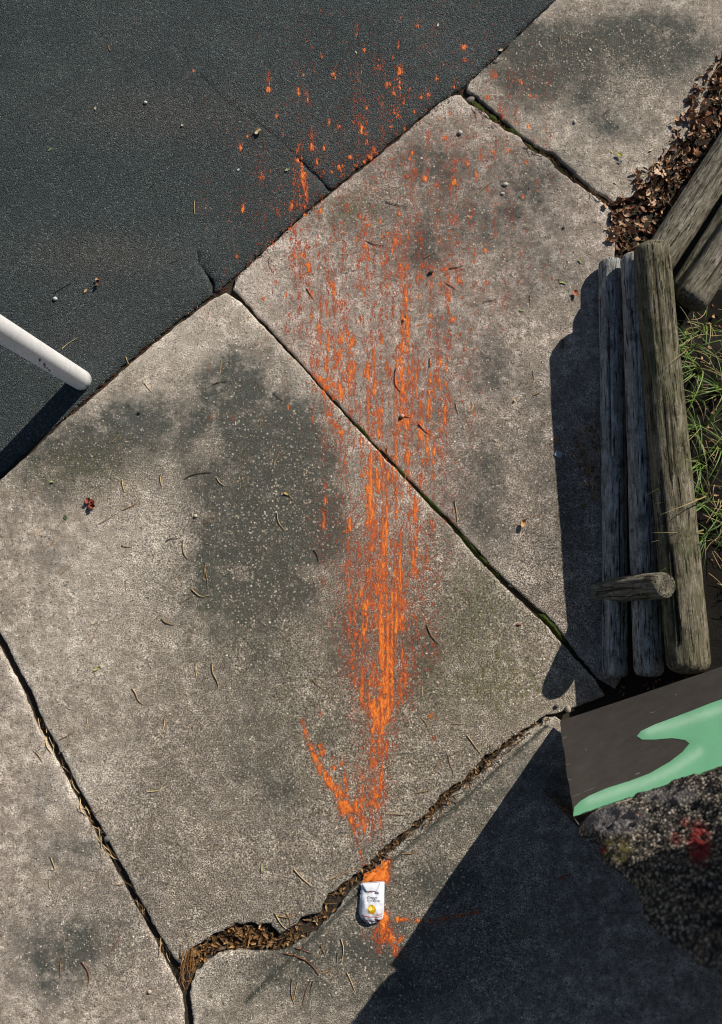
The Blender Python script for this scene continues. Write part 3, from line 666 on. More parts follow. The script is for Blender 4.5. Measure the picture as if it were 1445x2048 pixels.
# closed outline; last stretch runs along the wall's ragged upper edge
outline = [tuple(p) for p in densify(gpoly[:], 6) if not (p[1] > 1511 + (1519 - p[0]) * .331 - 1 and 1150 < p[0] < 1518)]
outline = outline + top_edge
pts = []; n_ = len(outline)
ins_pts = []
O_ = np.array(outline)
gxx, gyy = np.meshgrid(np.arange(1140, 1520, 5.0), np.arange(1375, 1640, 5.0)); qq = np.stack([gxx.ravel(), gyy.ravel()], 1)
qq = qq[inside(qq[:, 0], qq[:, 1], O_)]; qq = qq[seg_dist(qq, O_) > 3]
vc, _, fc, *_r = delaunay_2d_cdt([Vector(p) for p in np.concatenate([O_, qq])], [(i, (i + 1) % n_) for i in range(n_)], [], 1, 1e-4)
Vg = np.array([tuple(v) for v in vc]); dg = seg_dist(Vg, O_)
bvw = BVHTree.FromPolygons([tuple(v) for v in V], Fc)
pv = []; tone = []
# airbrushed paler streak down the middle of the stroke
streak = np.array([(1195, 1597), (1250, 1577), (1310, 1556), (1360, 1528), (1400, 1500), (1330, 1458), (1380, 1444), (1430, 1430)], float)
for p, d_ in zip(Vg, dg):
    dr_ = Vector(((p[0] - 722.5) / F, -(p[1] - 1024.0) / F * ct + st, -(p[1] - 1024.0) / F * st - ct)); h = bvw.ray_cast(Vector((0, 0, H)), dr_)
    if h[0] is None: h = bvw.find_nearest(at_plane(p[0], p[1], WB, nrm))
    q3 = h[0] + nrm * (.0012 + .0010 * min(1, d_ / 6))
    pv.append(q3)
    s1 = np.array([(1180, 1603), (1240, 1583), (1300, 1563), (1350, 1540), (1400, 1505)]); s2 = np.array([(1300, 1462), (1350, 1450), (1400, 1434), (1470, 1410)])
    def dl(s):
        a_ = s[:-1]; b_ = s[1:]; D_ = b_ - a_; t_ = np.clip(((p - a_) * D_).sum(1) / (D_ ** 2).sum(1), 0, 1); return np.min(np.hypot(*(p - a_ - t_[:, None] * D_).T))
    tone.append(max(0, math.exp(-(min(dl(s1), dl(s2)) / 9) ** 2) * .9 + .12 * float(fbm(p[0] * .05, p[1] * .05, 4, 3))))
gr = meshobj('green_stroke', pv, [tuple(f) for f in fc], MG, smooth=True, attrs={'tone': ('FLOAT', tone)}); local(gr, wall)
gr['label'] = 'mint green painted swoosh curling over the dark paint'
# make green face up
me = gr.data
if me.polygons[0].normal.dot(nrm) < 0: me.flip_normals()

def on_panel(px, py, lift=.0012):
    d = Vector(((px - 722.5) / F, -(py - 1024.0) / F * ct + st, -(py - 1024.0) / F * st - ct)); h = bvw.ray_cast(Vector((0, 0, H)), d)
    return (h[0] if h[0] is not None else at_plane(px, py, WB, nrm)) + nrm * lift
MSC = plain('bare_scratch', (.34, .32, .29), .8, .2, .3, 200)
for (x0, y0, x1, y1, w) in ((1147, 1594, 1163, 1587, .9), (1168, 1585, 1192, 1576, .8), (1272, 1550, 1281, 1546, 2.0), (1133, 1530, 1142, 1528, 1.0), (1172, 1500, 1174, 1501, 2.0), (1300, 1427, 1311, 1424, .8), (1238, 1462, 1239, 1464, 1.6), (1352, 1389, 1354, 1390, 1.6), (1127, 1478, 1134, 1474, 1.6), (1137, 1560, 1145, 1561, 1.4)):
    q = []; k_ = 5
    for i_ in range(k_ + 1):
        t_ = i_ / k_; xx_ = x0 + (x1 - x0) * t_; yy_ = y0 + (y1 - y0) * t_ + R.uniform(-.4, .4); ww_ = w * (.35 + .65 * math.sin(math.pi * (t_ * .8 + .1))) * R.uniform(.7, 1.2)
        q += [on_panel(xx_, yy_ - ww_ * .5), on_panel(xx_, yy_ + ww_ * .5)]
    local(meshobj('scratch', q, [(2 * i_, 2 * i_ + 1, 2 * i_ + 3, 2 * i_ + 2) for i_ in range(k_)], MSC), wall)
def pier_mat():
    m, nt, b = mat('rough_concrete'); L = nt.links; co = ground_coord(nt)
    v = N(nt, 'ShaderNodeTexVoronoi', feature='F1'); v.inputs['Scale'].default_value = 88; L.new(co, v.inputs['Vector'])
    sv = N(nt, 'ShaderNodeSeparateColor'); L.new(v.outputs['Color'], sv.inputs[0])
    sm_ = N(nt, 'ShaderNodeAttribute', attribute_name='smooth').outputs['Fac']
    red = N(nt, 'ShaderNodeAttribute', attribute_name='red').outputs['Fac']; ms = N(nt, 'ShaderNodeAttribute', attribute_name='mossy').outputs['Fac']
    stone = ramp(nt, sv.outputs[0], [(0, (.09, .08, .065)), (.45, (.26, .225, .18)), (1, (.60, .53, .44))])
    stone = mix(nt, ramp(nt, v.outputs['Distance'], [(.3, 0), (.62, 1)]), stone, (.03, .028, .024))
    cem = mix(nt, noise(nt, co, 90, 6, .75), (.09, .086, .085), (.34, .32, .32))
    base = mix(nt, sm_, stone, cem)
    base = mix(nt, 1.0, base, ramp(nt, noise(nt, co, 11, 7, .75), [(.36, (.25, .25, .26)), (.5, (.9, .9, .9)), (.66, (1.3, 1.22, 1.1))]), 'MULTIPLY')
    base = mix(nt, M2(nt, 'MULTIPLY', ms, ramp(nt, noise(nt, co, 40, 5, .7), [(.4, 0), (.6, 1)])), base, (.13, .11, .03))
    base = mix(nt, M2(nt, 'MULTIPLY', red, ramp(nt, noise(nt, co, 25, 5, .7), [(.35, .3), (.5, 1)])), base, (.22, .018, .016))
    L.new(base, b.inputs['Base Color']); b.inputs['Roughness'].default_value = .9
    bump(nt, b, M2(nt, 'ADD', M2(nt, 'MULTIPLY', v.outputs['Distance'], -1.0), noise(nt, co, 100, 5, .75)), .012, .8); return m
MP = pier_mat()
local(meshobj('raw_side', SV, SF, MP, attrs={'smooth': ('FLOAT', [1] * len(SV)), 'red': ('FLOAT', [0] * len(SV)), 'mossy': ('FLOAT', [0] * len(SV))}), wall)
tdir = (PQ - PT); tdir.z = 0; TL = tdir.length; tdir.normalize(); ndir = Vector((-tdir.y, tdir.x, 0))      # ndir points up-left, towards the path
if ndir.y < 0: ndir = -ndir
nU, nV = 190, 300; UL = 1.5; ZH = 1.75
uu = np.linspace(0, 1, nU + 1) * UL; vv = np.linspace(0, 1, nV + 1) * ZH
UU, VV = np.meshgrid(uu, vv, indexing='ij')
disp = (fbm(UU * 5, VV * 5, 41, 5) - .5) * .12 + (fbm(UU * 28, VV * 28, 44, 3) - .5) * .02
# stones standing out of the broken face
stones = np.zeros_like(disp); du = uu[1] - uu[0]; dv = vv[1] - vv[0]
for k in range(9000):
    a, c, r_ = rng.random() * UL, rng.random() * ZH, .004 + .008 * rng.random() ** 2
    if k < 16: r_ = .02 + .02 * rng.random()
    i0, i1 = max(0, int((a - r_) / du)), min(nU, int((a + r_) / du) + 1); j0, j1 = max(0, int((c - r_) / dv)), min(nV, int((c + r_) / dv) + 1)
    sub = r_ * r_ - (UU[i0:i1 + 1, j0:j1 + 1] - a) ** 2 - (VV[i0:i1 + 1, j0:j1 + 1] - c) ** 2
    stones[i0:i1 + 1, j0:j1 + 1] = np.maximum(stones[i0:i1 + 1, j0:j1 + 1], np.sqrt(np.clip(sub, 0, None)) * 1.1)
smooth = np.clip(1.4 - np.hypot((UU - .17) / .30, VV / .21) ** 3, 0, 1)
ramp0 = np.clip(VV / .04, 0, 1)
lean = -.05 * VV
corner = .03 * np.exp(-UU / .03)
off = (disp + stones * (1 - smooth * .8)) * (.25 + .75 * ramp0) + lean - corner - .012 * (1 - ramp0)
ul = (fbm(VV * 6, VV * 0 + 2, 51, 4) - .5) * .10 * np.exp(-UU / .08) * ramp0
X = PT.x + tdir.x * (UU + ul) + ndir.x * off; Y = PT.y + tdir.y * (UU + ul) + ndir.y * off; Z = ZT - .01 + VV + UU * (PQ.z - ZT) / TL
V = np.stack([X, Y, Z], -1).reshape(-1, 3).tolist(); n1 = nV + 1
Fc = [(i * n1 + j, (i + 1) * n1 + j, (i + 1) * n1 + j + 1, i * n1 + j + 1) for i in range(nU) for j in range(nV)]
# left return of the pier and its back down to the ground
back = Vector((.95, -.45, 0))
ret = []
for j in range(0, n1):
    p = Vector(V[j]); row = []
    for k in range(1, 13):
        q = p + back * (k / 12) + tdir * (.03 * (float(fbm(k * .7, j * .05, 61, 3)) - .5)); row.append(len(V)); V.append(list(q))
    ret.append(row)
for j in range(nV):
    a = [j] + ret[j]; c = [j + 1] + ret[j + 1]
    for k in range(12): Fc.append((a[k + 1], a[k], c[k], c[k + 1]))
# lower left return beneath z = .7 down to ground
lo_ = []
for k, idx in enumerate([0] + ret[0]):
    q = V[idx]; lo_.append(len(V)); V.append([q[0], q[1], -.03])
ids = [0] + ret[0]
for k in range(12): Fc.append((lo_[k + 1], lo_[k], ids[k], ids[k + 1]))
na_ = len(V)
def full(a, fill=0.0): r_ = np.full(na_, fill); r_[:a.size] = a.ravel(); return r_
IX, IY = topx(X, Y, Z)
el_ = lambda cx, cy, rx, ry, g=1.3: np.clip(g - np.hypot((IX - cx) / rx, (IY - cy) / ry) ** 2, 0, 1)
red = el_(1400, 1690, 26, 48) + el_(1352, 1678, 12, 16) * .5 + el_(1280, 1628, 4.5, 4.5) + el_(1207, 1700, 9, 7) + el_(1372, 1645, 12, 12) * .6
mossy = el_(1235, 1700, 36, 30) + el_(1212, 1642, 8, 6)
smooth = np.clip(el_(1225, 1640, 70, 32) + el_(1340, 1590, 60, 22) * .6, 0, 1)
rp = meshobj('rough_face', V, Fc, MP, smooth=True, attrs={'smooth': ('FLOAT', full(smooth)), 'red': ('FLOAT', full(np.clip(red, 0, 1))), 'mossy': ('FLOAT', full(mossy))}); local(rp, wall)
rp['label'] = 'rough broken concrete full of pebbles, with moss and red paint spots'
# top and far side close the pier
tpz = ZT - .01 + ZH
q0 = Vector(V[nV]); q1 = Vector(V[nU * n1 + nV]); q2 = q1 + back; q3 = q0 + back
capv = [q0 + Vector((0, 0, -.002)), q1 + Vector((0, 0, -.002)), q2, q3]
capv = capv + [Vector((p.x, p.y, -.03)) for p in capv]
cap = local(meshobj('core', capv, [(0, 1, 2, 3), (3, 2, 6, 7), (2, 1, 5, 6)], MP, attrs={'smooth': ('FLOAT', [1] * 8), 'red': ('FLOAT', [0] * 8), 'mossy': ('FLOAT', [0] * 8)}), wall)
# unseen slab on pillars, added out of view to shade the rough wall's top
ld = empty('added_shade_slab', (4.0, -1.8, 2.45))
vs = [(x, y, z) for z in (0, .16) for x, y in ((-2.85, -2.6), (3, -2.6), (3, 2.3), (-2.85, 2.3))]
meshobj('shade_deck', vs, [(0, 3, 2, 1), (4, 5, 6, 7), (0, 1, 5, 4), (1, 2, 6, 5), (2, 3, 7, 6), (3, 0, 4, 7)], MC, ld)
for x, y in ((2.7, 2.0), (2.7, -2.3), (-1.2, -2.35)):
    vs, fs = [(x + a * .15, y + b * .15, z) for z in (-2.48, 0) for a, b in ((-1, -1), (1, -1), (1, 1), (-1, 1))], [(0, 1, 5, 4), (1, 2, 6, 5), (2, 3, 7, 6), (3, 0, 4, 7)]
    meshobj('shade_slab_pillar', vs, fs, MC, ld)
tag(ld, 'added concrete slab out of view that shades the rough wall', 'landing')
tag(wall, 'dark painted concrete wall with a mint green swoosh and a rough broken top', 'wall')

# ------------------------------------------------------------------ leaf pile and drifts
def scatter_leaves(root, n, poly, zf, size=1.0, hz=.03, meshes=LEAFV, name='leaf', tiltmax=.9, objs=True, material=None, seed=1, steep=0):
    r = random.Random(seed); Pn = np.array(poly, float); lo = Pn.min(0); hi = Pn.max(0); out = 0; VV_ = []; FF = []; TT = []
    while out < n:
        px, py = r.uniform(lo[0], hi[0]), r.uniform(lo[1], hi[1])
        if not inside(np.array([px]), np.array([py]), Pn)[0]: continue
        d = float(seg_dist(np.array([[px, py]]), Pn)[0])
        p = A(px, py); z = zf(p.x, p.y) + (hz * min(1, d / 45) * (r.random() if objs is False else .35 + .65 * r.random())) + .004
        me = r.choice(meshes); s = size * r.uniform(.55, 1.25)
        Mx = Matrix.Translation((p.x, p.y, z)) @ Matrix.Rotation(r.uniform(0, 6.28), 4, 'Z') @ Matrix.Rotation(r.gauss(0, tiltmax * .5), 4, 'X') @ Matrix.Rotation(r.gauss(0, tiltmax * .4), 4, 'Y') @ Matrix.Scale(s, 4)
        if objs:
            o = bpy.data.objects.new(name, me); C.objects.link(o); o.parent = root; o.matrix_basis = Matrix.Translation(-root.location) @ Mx
        else:
            b0 = len(VV_); t = r.random()
            for v in me.vertices: VV_.append(Mx @ v.co); TT.append(t)
            for f in me.polygons: FF.append(tuple(i + b0 for i in f.vertices))
        out += 1
    if not objs:
        o = meshobj('leaf_litter', [v - root.location for v in VV_], FF, material or DRY, root, smooth=True, attrs={'tone': ('FLOAT', TT)}); o['kind'] = 'stuff'
        return o
pile_poly = [(1460, 90), (1400, 150), (1375, 205), (1352, 245), (1340, 285), (1315, 325), (1272, 342), (1268, 365), (1262, 392), (1218, 396), (1206, 412), (1222, 438), (1214, 470), (1228, 495), (1270, 504), (1312, 490), (1330, 452), (1400, 340), (1460, 245)]
pile = empty('leaf_pile', A(1300, 400)); tag(pile, 'heap of dry curled brown leaves between the slab and the slanting logs', 'leaf pile')
scatter_leaves(pile, 330, pile_poly, gz, .95, .015, objs=False, seed=4, tiltmax=1.3)
scatter_leaves(pile, 270, pile_poly, gz, 1.3, .05, seed=5, tiltmax=1.4)
# needles and short stalks mixed into litter: joined thin tubes
def needles(root, n, poly, zf, ln=(8, 26), w=.0011, hz=.012, seed=2, dirn=None, material=TWP, spread=.5, name='needle_litter', tiltz=.15):
    r = random.Random(seed); Pn = np.array(poly, float); lo = Pn.min(0); hi = Pn.max(0); V = []; Fc = []; k = 0
    while k < n:
        px, py = r.uniform(lo[0], hi[0]), r.uniform(lo[1], hi[1])
        if not inside(np.array([px]), np.array([py]), Pn)[0]: continue
        p = A(px, py); L_ = r.uniform(*ln) * .0022; a = (r.uniform(0, 6.28) if dirn is None else dirn + r.gauss(0, spread)); cv = r.gauss(0, .6)
        z0 = zf(p.x, p.y) + r.random() * hz + .003; tz = r.gauss(0, tiltz); ww = w * r.uniform(.7, 1.6); b0 = len(V); x, y, z = p.x - .5 * L_ * math.cos(a), p.y - .5 * L_ * math.sin(a), z0
        for i in range(5):
            aa = a + cv * (i / 4 - .5); s = Vector((-math.sin(aa), math.cos(aa), 0))
            V += [Vector((x, y, z)) + s * ww, Vector((x, y, z + ww * 1.4)), Vector((x, y, z)) - s * ww]
            if i:
                c = b0 + (i - 1) * 3
                Fc += [(c, c + 3, c + 4, c + 1), (c + 1, c + 4, c + 5, c + 2)]
            x += math.cos(aa) * L_ / 4; y += math.sin(aa) * L_ / 4; z += tz * L_ / 4
        k += 1
    o = meshobj(name, [v - root.location for v in V], Fc, material, root); o['kind'] = 'stuff'; return o
needles(pile, 70, pile_poly, gz, (10, 34), .0012, .035, 6)

j4 = [(356, 1936), (366, 1908), (400, 1886), (440, 1860), (470, 1846), (520, 1850), (560, 1868), (600, 1850), (640, 1826), (662, 1790), (690, 1764), (730, 1738), (724, 1762), (692, 1790), (668, 1826), (628, 1864), (588, 1890), (566, 1900), (520, 1902), (470, 1900), (432, 1906), (400, 1932), (384, 1958), (376, 1975), (360, 1965)]
dr1 = empty('leaf_drift', A(480, 1880)); tag(dr1, 'orange brown leaves and needles caught in the wide broken joint at bottom left', 'leaf drift')
SML = [leaf_mesh('leaf', LITTER, 20 + i, L=.030 + .003 * i, Wd=.007 + .0014 * i, curl=[.9, .4, 1.2, .6, 1.6][i], fold=[.5, .2, .7, .3, .5][i], twist=[.4, -1.2, .8, 1.2, .3][i]) for i in range(5)]
scatter_leaves(dr1, 300, j4, gz, .75, .012, meshes=SML, objs=False, material=LITTER, seed=14)
scatter_leaves(dr1, 130, [(385, 1935), (380, 1912), (420, 1880), (470, 1856), (520, 1858), (556, 1878), (590, 1868), (580, 1888), (540, 1896), (470, 1896), (425, 1902)], gz, 1.55, .03, meshes=SML, seed=15, tiltmax=1.2)
needles(dr1, 60, j4, gz, (14, 40), .001, .02, 16, dirn=.72, spread=.8, material=TWM)
needles(dr1, 18, [(362, 1895), (380, 1895), (384, 1955), (366, 1960)], gz, (30, 70), .0012, .03, 17, dirn=1.5, spread=.2, material=plain('orange_needle', (.34, .17, .06), .6, .3, .3, 90))
j4b = [(728, 1738), (762, 1704), (820, 1656), (868, 1612), (884, 1590), (930, 1554), (962, 1520), (1010, 1484), (1060, 1450), (1094, 1430), (1100, 1436), (1064, 1464), (1018, 1500), (968, 1546), (940, 1572), (902, 1604), (878, 1630), (820, 1674), (770, 1718), (740, 1748)]
dr2 = empty('leaf_drift', A(900, 1600)); tag(dr2, 'thin line of brown needles filling the broken joint up to the painted wall', 'leaf drift')
scatter_leaves(dr2, 210, j4b, gz, .55, .010, meshes=SML, objs=False, material=LITTER, seed=24)
scatter_leaves(dr2, 70, j4b, gz, .62, .02, meshes=SML, seed=25)
needles(dr2, 90, j4b, gz, (12, 34), .0011, .016, 26, dirn=.75, spread=1.1, material=TWM)
shp = [(1138, 880), (1165, 845), (1198, 835), (1204, 1000), (1190, 1010), (1168, 960), (1150, 920)]
dr3 = empty('leaf_drift', A(1180, 900)); tag(dr3, 'dim scatter of brown leaves in the shade against the lowest log', 'leaf drift')
scatter_leaves(dr3, 60, shp, gz, .5, .010, seed=34); scatter_leaves(dr3, 90, shp, gz, .4, .008, objs=False, seed=35)
needles(dr3, 40, shp, gz, (10, 30), .001, .01, 36)
j3 = [(70, 1440), (82, 1432), (118, 1500), (170, 1600), (222, 1692), (275, 1790), (318, 1870), (350, 1922), (340, 1932), (308, 1878), (262, 1794), (208, 1698), (156, 1602), (108, 1510)]
dr4 = empty('needle_drift', A(180, 1640)); tag(dr4, 'pale pine needles lying along the dark open joint at the left', 'needle drift')
needles(dr4, 30, j3, gz, (16, 44), .0012, .018, 46, dirn=-1.08, spread=.25, material=TWP)
needles(dr4, 40, j3, gz, (10, 34), .0011, .012, 47, dirn=-1.0, spread=.6, material=TWM)
j2 = [(938, 190), (960, 205), (990, 232), (1030, 268), (1062, 294), (1108, 312), (1125, 335), (1160, 362), (1224, 404), (1218, 412), (1150, 362), (1100, 320), (1058, 300), (1038, 272), (985, 242), (950, 214)]
dr5 = empty('needle_drift', A(1090, 310)); tag(dr5, 'moss and brown crumbs packed into the joint above the splashed slab', 'needle drift')
needles(dr5, 120, j2, gz, (6, 22), .0011, .014, 56, dirn=-.7, spread=.5, material=TWM)
scatter_leaves(dr5, 90, j2, gz, .35, .01, meshes=SML, objs=False, material=LITTER, seed=57)
dr6 = empty('leaf_drift', A(1300, 1380)); tag(dr6, 'few dead leaves in the black gap between the log ends and the painted wall', 'leaf drift')
scatter_leaves(dr6, 26, [(1205, 1390), (1240, 1370), (1420, 1345), (1420, 1352), (1240, 1400)], gz, .5, .015, seed=61)
seamp = [(60, 888), (182, 786), (262, 714), (350, 643), (442, 574), (470, 550), (545, 480), (602, 430), (664, 375), (735, 320), (802, 266), (870, 206), (935, 166), (1002, 104), (1006, 110), (938, 172), (905, 194), (874, 212), (806, 272), (740, 326), (668, 381), (606, 436), (548, 486), (474, 556), (448, 582), (354, 650), (266, 722), (186, 794)]
dr7 = empty('needle_drift', A(640, 400)); tag(dr7, 'reddish crumbs of bark lodged along the seam between asphalt and concrete', 'needle drift')
needles(dr7, 150, seamp, gz, (5, 20), .0011, .008, 66, dirn=.7, spread=.35, material=plain('bark_crumb', (.17, .07, .035), .8, .2, .4, 90))

# moss in joints: lumpy strips
def moss_strip(line, w, seed, label):
    P = densify(line, 4.0)[:-int(np.hypot(line[0][0] - line[-1][0], line[0][1] - line[-1][1]) / 4.0) or None]
    x, y = at(P[:, 0], P[:, 1]); L_ = np.stack([x, y], 1); T = np.gradient(L_, axis=0); T /= np.hypot(*T.T)[:, None]; Nn = np.stack([-T[:, 1], T[:, 0]], 1); V = []; Fc = []; m = 9
    for i in range(len(L_)):
        amp = max(.15, min(1, (float(fbm(i * .11, seed, 71, 3)) - .28) * 3))
        for k in range(m):
            s = (k / (m - 1) - .5) * 2; q = L_[i] + Nn[i] * s * w * (.6 + .4 * amp); hgt = math.sqrt(max(0, 1 - s * s)) * amp
            V.append((q[0], q[1], -.030 + hgt * .022 + .008 * float(fbm(q[0] * 120, q[1] * 120, 5, 2)) * amp))
            if i and k: c = (i - 1) * m + k; Fc.append((c - 1, c, c + m, c + m - 1))
    o = meshobj('moss', V, Fc, MOSS, smooth=True); tag(o, label, 'moss', kind='stuff'); return o
moss_strip([(712, 845), (778, 917), (852, 993), (922, 1065), (978, 1130), (1043, 1192), (1108, 1252), (1150, 1305)], .013, 3, 'green moss growing in the long diagonal joint under the splash')
moss_strip([(945, 203), (985, 232), (1035, 264), (1062, 294), (1106, 313), (1130, 340)], .019, 5, 'dull green moss in the joint above the splashed slab')

# ------------------------------------------------------------------ grass tufts in the bed behind the logs
blades = []
for i in range(7):
    L_ = .10 + .02 * i; V = []; Fc = []; nb = 9
    for j in range(nb + 1):
        u = j / nb; a = .15 + [1.2, 1.7, .8, 1.4, 2.0, 1.0, 1.6][i] * u
        x = L_ * u * math.sin(a * .75); z = L_ * u * math.cos(a * .75) ; w = .0022 * (1 - u) ** .6 + .0002
        V += [(x, -w, z + w * .5), (x, 0, z), (x, w, z + w * .5)]
        if j: c = (j - 1) * 3; Fc += [(c, c + 3, c + 4, c + 1), (c + 1, c + 4, c + 5, c + 2)]
    me = bpy.data.meshes.new('blade'); me.from_pydata(V, [], Fc); me.materials.append(GRASS); me.polygons.foreach_set('use_smooth', [True] * len(Fc)); blades.append(me)
tufts = [(1385, 668, 22, .9, 'bright green grass tuft right behind the top log, nearest the slanting logs'), (1378, 700, 24, 1.0, 'green grass tuft leaning over the top log, second from the slanting logs'),
         (1392, 740, 22, 1.1, 'leafy green grass tuft at the right edge, above the middle of the top log'), (1388, 800, 14, .9, 'thin grass tuft behind the top log, fourth down'),
         (1395, 862, 26, 1.0, 'dense bright grass tuft behind the middle of the top log'), (1402, 930, 18, 1.2, 'long bladed grass tuft bending over the sunlit top log'),
         (1408, 1000, 18, 1.3, 'tall thin grass tuft casting stripes on the top log'), (1415, 1070, 14, 1.2, 'sparse dry grass tuft beside the lower half of the top log'), (1430, 640, 24, 1.1, 'grass tuft at the photo edge in front of the raised log end'),
         (1440, 780, 26, 1.2, 'wide grass tuft at the right border, behind the leafy one'), (1442, 900, 22, 1.2, 'grass tuft at the right border beside the dense bright one'), (1446, 1040, 18, 1.1, 'lowest grass tuft at the right border')]
for (px, py, n, s, lab) in tufts:
    p = A(px, py, .25); p.z = bz(p.x, p.y) - .005
    t = empty('grass_tuft', p); tag(t, lab, 'grass', 'grass tufts in the bed behind the logs')
    for k in range(n):
        o = bpy.data.objects.new('blade', R.choice(blades)); C.objects.link(o); o.parent = t
        o.matrix_basis = Matrix.Translation((R.gauss(0, .014), R.gauss(0, .014), 0)) @ Matrix.Rotation(R.uniform(0, 6.28) if R.random() < .5 else R.gauss(3.4, .7), 4, 'Z') @ Matrix.Rotation(R.gauss(0, .2), 4, 'Y') @ Matrix.Scale(s * R.uniform(.6, 1.2), 4)

# ------------------------------------------------------------------ drink pouch
pc = A(745, 1800); pc.z = gz(pc.x, pc.y) + .002
pouch = empty('drink_pouch', pc); tag(pouch, 'burst white drink pouch lettered Orange Fruit Drink lying at the foot of the splash', 'drink pouch')
PX = .00221
left = [(0, 722), (.12, 722.5), (.3, 721), (.5, 719.5), (.7, 719), (.82, 719.5), (.92, 724), (1, 735)]
right = [(0, 769), (.12, 769.5), (.3, 769), (.5, 769), (.7, 768.5), (.82, 767.5), (.92, 766), (1, 757)]
def lerp_t(t, tab):
    for (a, x), (b, y) in zip(tab, tab[1:]):
        if t <= b: return x + (y - x) * (t - a) / (b - a)
    return tab[-1][1]
topz, NV_, NU_ = {}, 30, 20
def ph(u, v):
    """height of the pouch's upper side; u across 0..1, v from top edge 0 to bottom 1"""
    side = (max(0, 1 - abs(2 * u - 1) ** 4)) ** .7
    body = .004 + .030 * (math.sin(math.pi * min(1, max(0, (v * .92 + .03)))) ** .55) * (.45 + .55 * min(1, v * 1.6))
    cr = .0048 * (float(fbm(u * 4 + 3, v * 6 + 2, 81, 3)) - .5) * 2 - .0070 * abs(float(fbm(u * 5, v * 7, 83, 2)) - .5) * 2
    fold = -.0035 * max(0, 1 - abs((u - .5) * 2 - (-1 + v / .17 * 1.0)) * 7) if v < .2 else 0
    fold2 = -.0035 * max(0, 1 - abs((u - .5) * 2 - (1 - v / .2 * .9)) * 7) if v < .2 else 0
    return body * side + (cr + fold + fold2) * min(1, side * 1.5)
def puv(u, v):
    x0, x1 = lerp_t(v, left), lerp_t(v, right); py = 1763 + v * 80 + (4 * u - 2) * (-1 if v < .5 else -1.0) * (1 if v < .8 else .3)
    return x0 + (x1 - x0) * u, py
V = []; Fc = []
for sgn in (1, -1):
    for j in range(NV_ + 1):
        for i in range(NU_ + 1):
            u, v = i / NU_, j / NV_; x, y = puv(u, v); p = A(x, y); z = ph(u, v)
            V.append((p.x - pc.x, p.y - pc.y, (.006 + z) if sgn > 0 else .006 - min(.005, z * .2)))
n1 = NU_ + 1; o2 = (NV_ + 1) * n1
for j in range(NV_):
    for i in range(NU_):
        a = j * n1 + i; Fc.append((a + n1, a + n1 + 1, a + 1, a)); Fc.append((o2 + a, o2 + a + 1, o2 + a + n1 + 1, o2 + a + n1))
for j in range(NV_):
    for i in (0, NU_):
        a = j * n1 + i; q = (a, a + n1, o2 + a + n1, o2 + a); Fc.append(q if i == 0 else q[::-1])
for i in range(NU_):
    a = i; Fc.append((a, a + 1, o2 + a + 1, o2 + a)[::-1]); a = NV_ * n1 + i; Fc.append((a, a + 1, o2 + a + 1, o2 + a))
FILM = plain('white_film', (.78, .80, .86), .28, .5, .05, 70, .0012)
body = meshobj('film_body', V, Fc, FILM, pouch, smooth=True)
def on_film(pts_px, name, material, lift=.0006, label=None, dens=1.2):
    """flat print laid on the film, outline given in photograph pixels"""
    P = densify(pts_px, dens); O_ = P; lo = O_.min(0); hi = O_.max(0)
    gxx, gyy = np.meshgrid(np.arange(lo[0], hi[0], 1.5), np.arange(lo[1], hi[1], 1.5)); qq = np.stack([gxx.ravel(), gyy.ravel()], 1)
    if len(qq): qq = qq[inside(qq[:, 0], qq[:, 1], O_)]
    if len(qq): qq = qq[seg_dist(qq, O_) > .6]
    n_ = len(O_); vc, _, fc, *_r = delaunay_2d_cdt([Vector(p) for p in np.concatenate([O_, qq])], [(i, (i + 1) % n_) for i in range(n_)], [], 1, 1e-5)
    vs = [film_pt(v[0], v[1], lift) for v in vc]; fs = [tuple(f) for f in fc]
    a, b, c = (vs[i] for i in fs[0])
    if (b - a).cross(c - a).z < 0: fs = [f[::-1] for f in fs]
    o = meshobj(name, vs, fs, material, pouch, smooth=True)
    if label: o['label'] = label
    return o
def film_pt(px, py, lift):
    v = min(1, max(0, (py - 1763) / 80)); x0, x1 = lerp_t(v, left), lerp_t(v, right); u = min(1, max(0, (px - x0) / (x1 - x0))); p = A(px, py)
    return Vector((p.x - pc.x, p.y - pc.y, .006 + ph(u, v) + lift))
YEL = plain('orange_print', (.85, .42, .02), .35, .4, .15, 90); YEL2 = plain('yellow_print', (.95, .68, .06), .35, .4, .1, 90)
INK = plain('dark_ink', (.05, .06, .09), .5, .3, .1); GREY = plain('grey_ink', (.42, .45, .52), .5, .3, .1); REDI = plain('red_ink', (.62, .08, .05), .5, .3, .1); PUR = plain('purple_ink', (.22, .05, .16), .5, .3, .2)
def disc(cx, cy, rx, ry, n=22, j=0): return [(cx + rx * math.cos(2 * math.pi * k / n) * (1 + j * math.sin(k * 2.3)), cy + ry * math.sin(2 * math.pi * k / n) * (1 + j * math.cos(k * 1.7))) for k in range(n)]
on_film(disc(744, 1813.5, 8, 9.6, j=.03), 'fruit_print', YEL, .0006, 'round orange fruit printed on the pouch'); on_film(disc(743.2, 1812, 5.2, 6.2, j=.08), 'fruit_print', YEL2, .0010); on_film(disc(742.5, 1811.5, 1.6, 2), 'fruit_print', plain('pale_print', (.95, .85, .45), .4), .0014)
on_film([(723, 1826.5), (745, 1828), (765, 1829.6), (765, 1831), (745, 1829.6), (723, 1828.2)], 'red_stripe', REDI)
for (x0, y0, x1) in ((734, 1780.6, 746), (734, 1798.6, 745)): on_film([(x0, y0), (x1, y0 + .2), (x1, y0 + 1), (x0, y0 + .8)], 'small_print', REDI if y0 < 1790 else GREY)
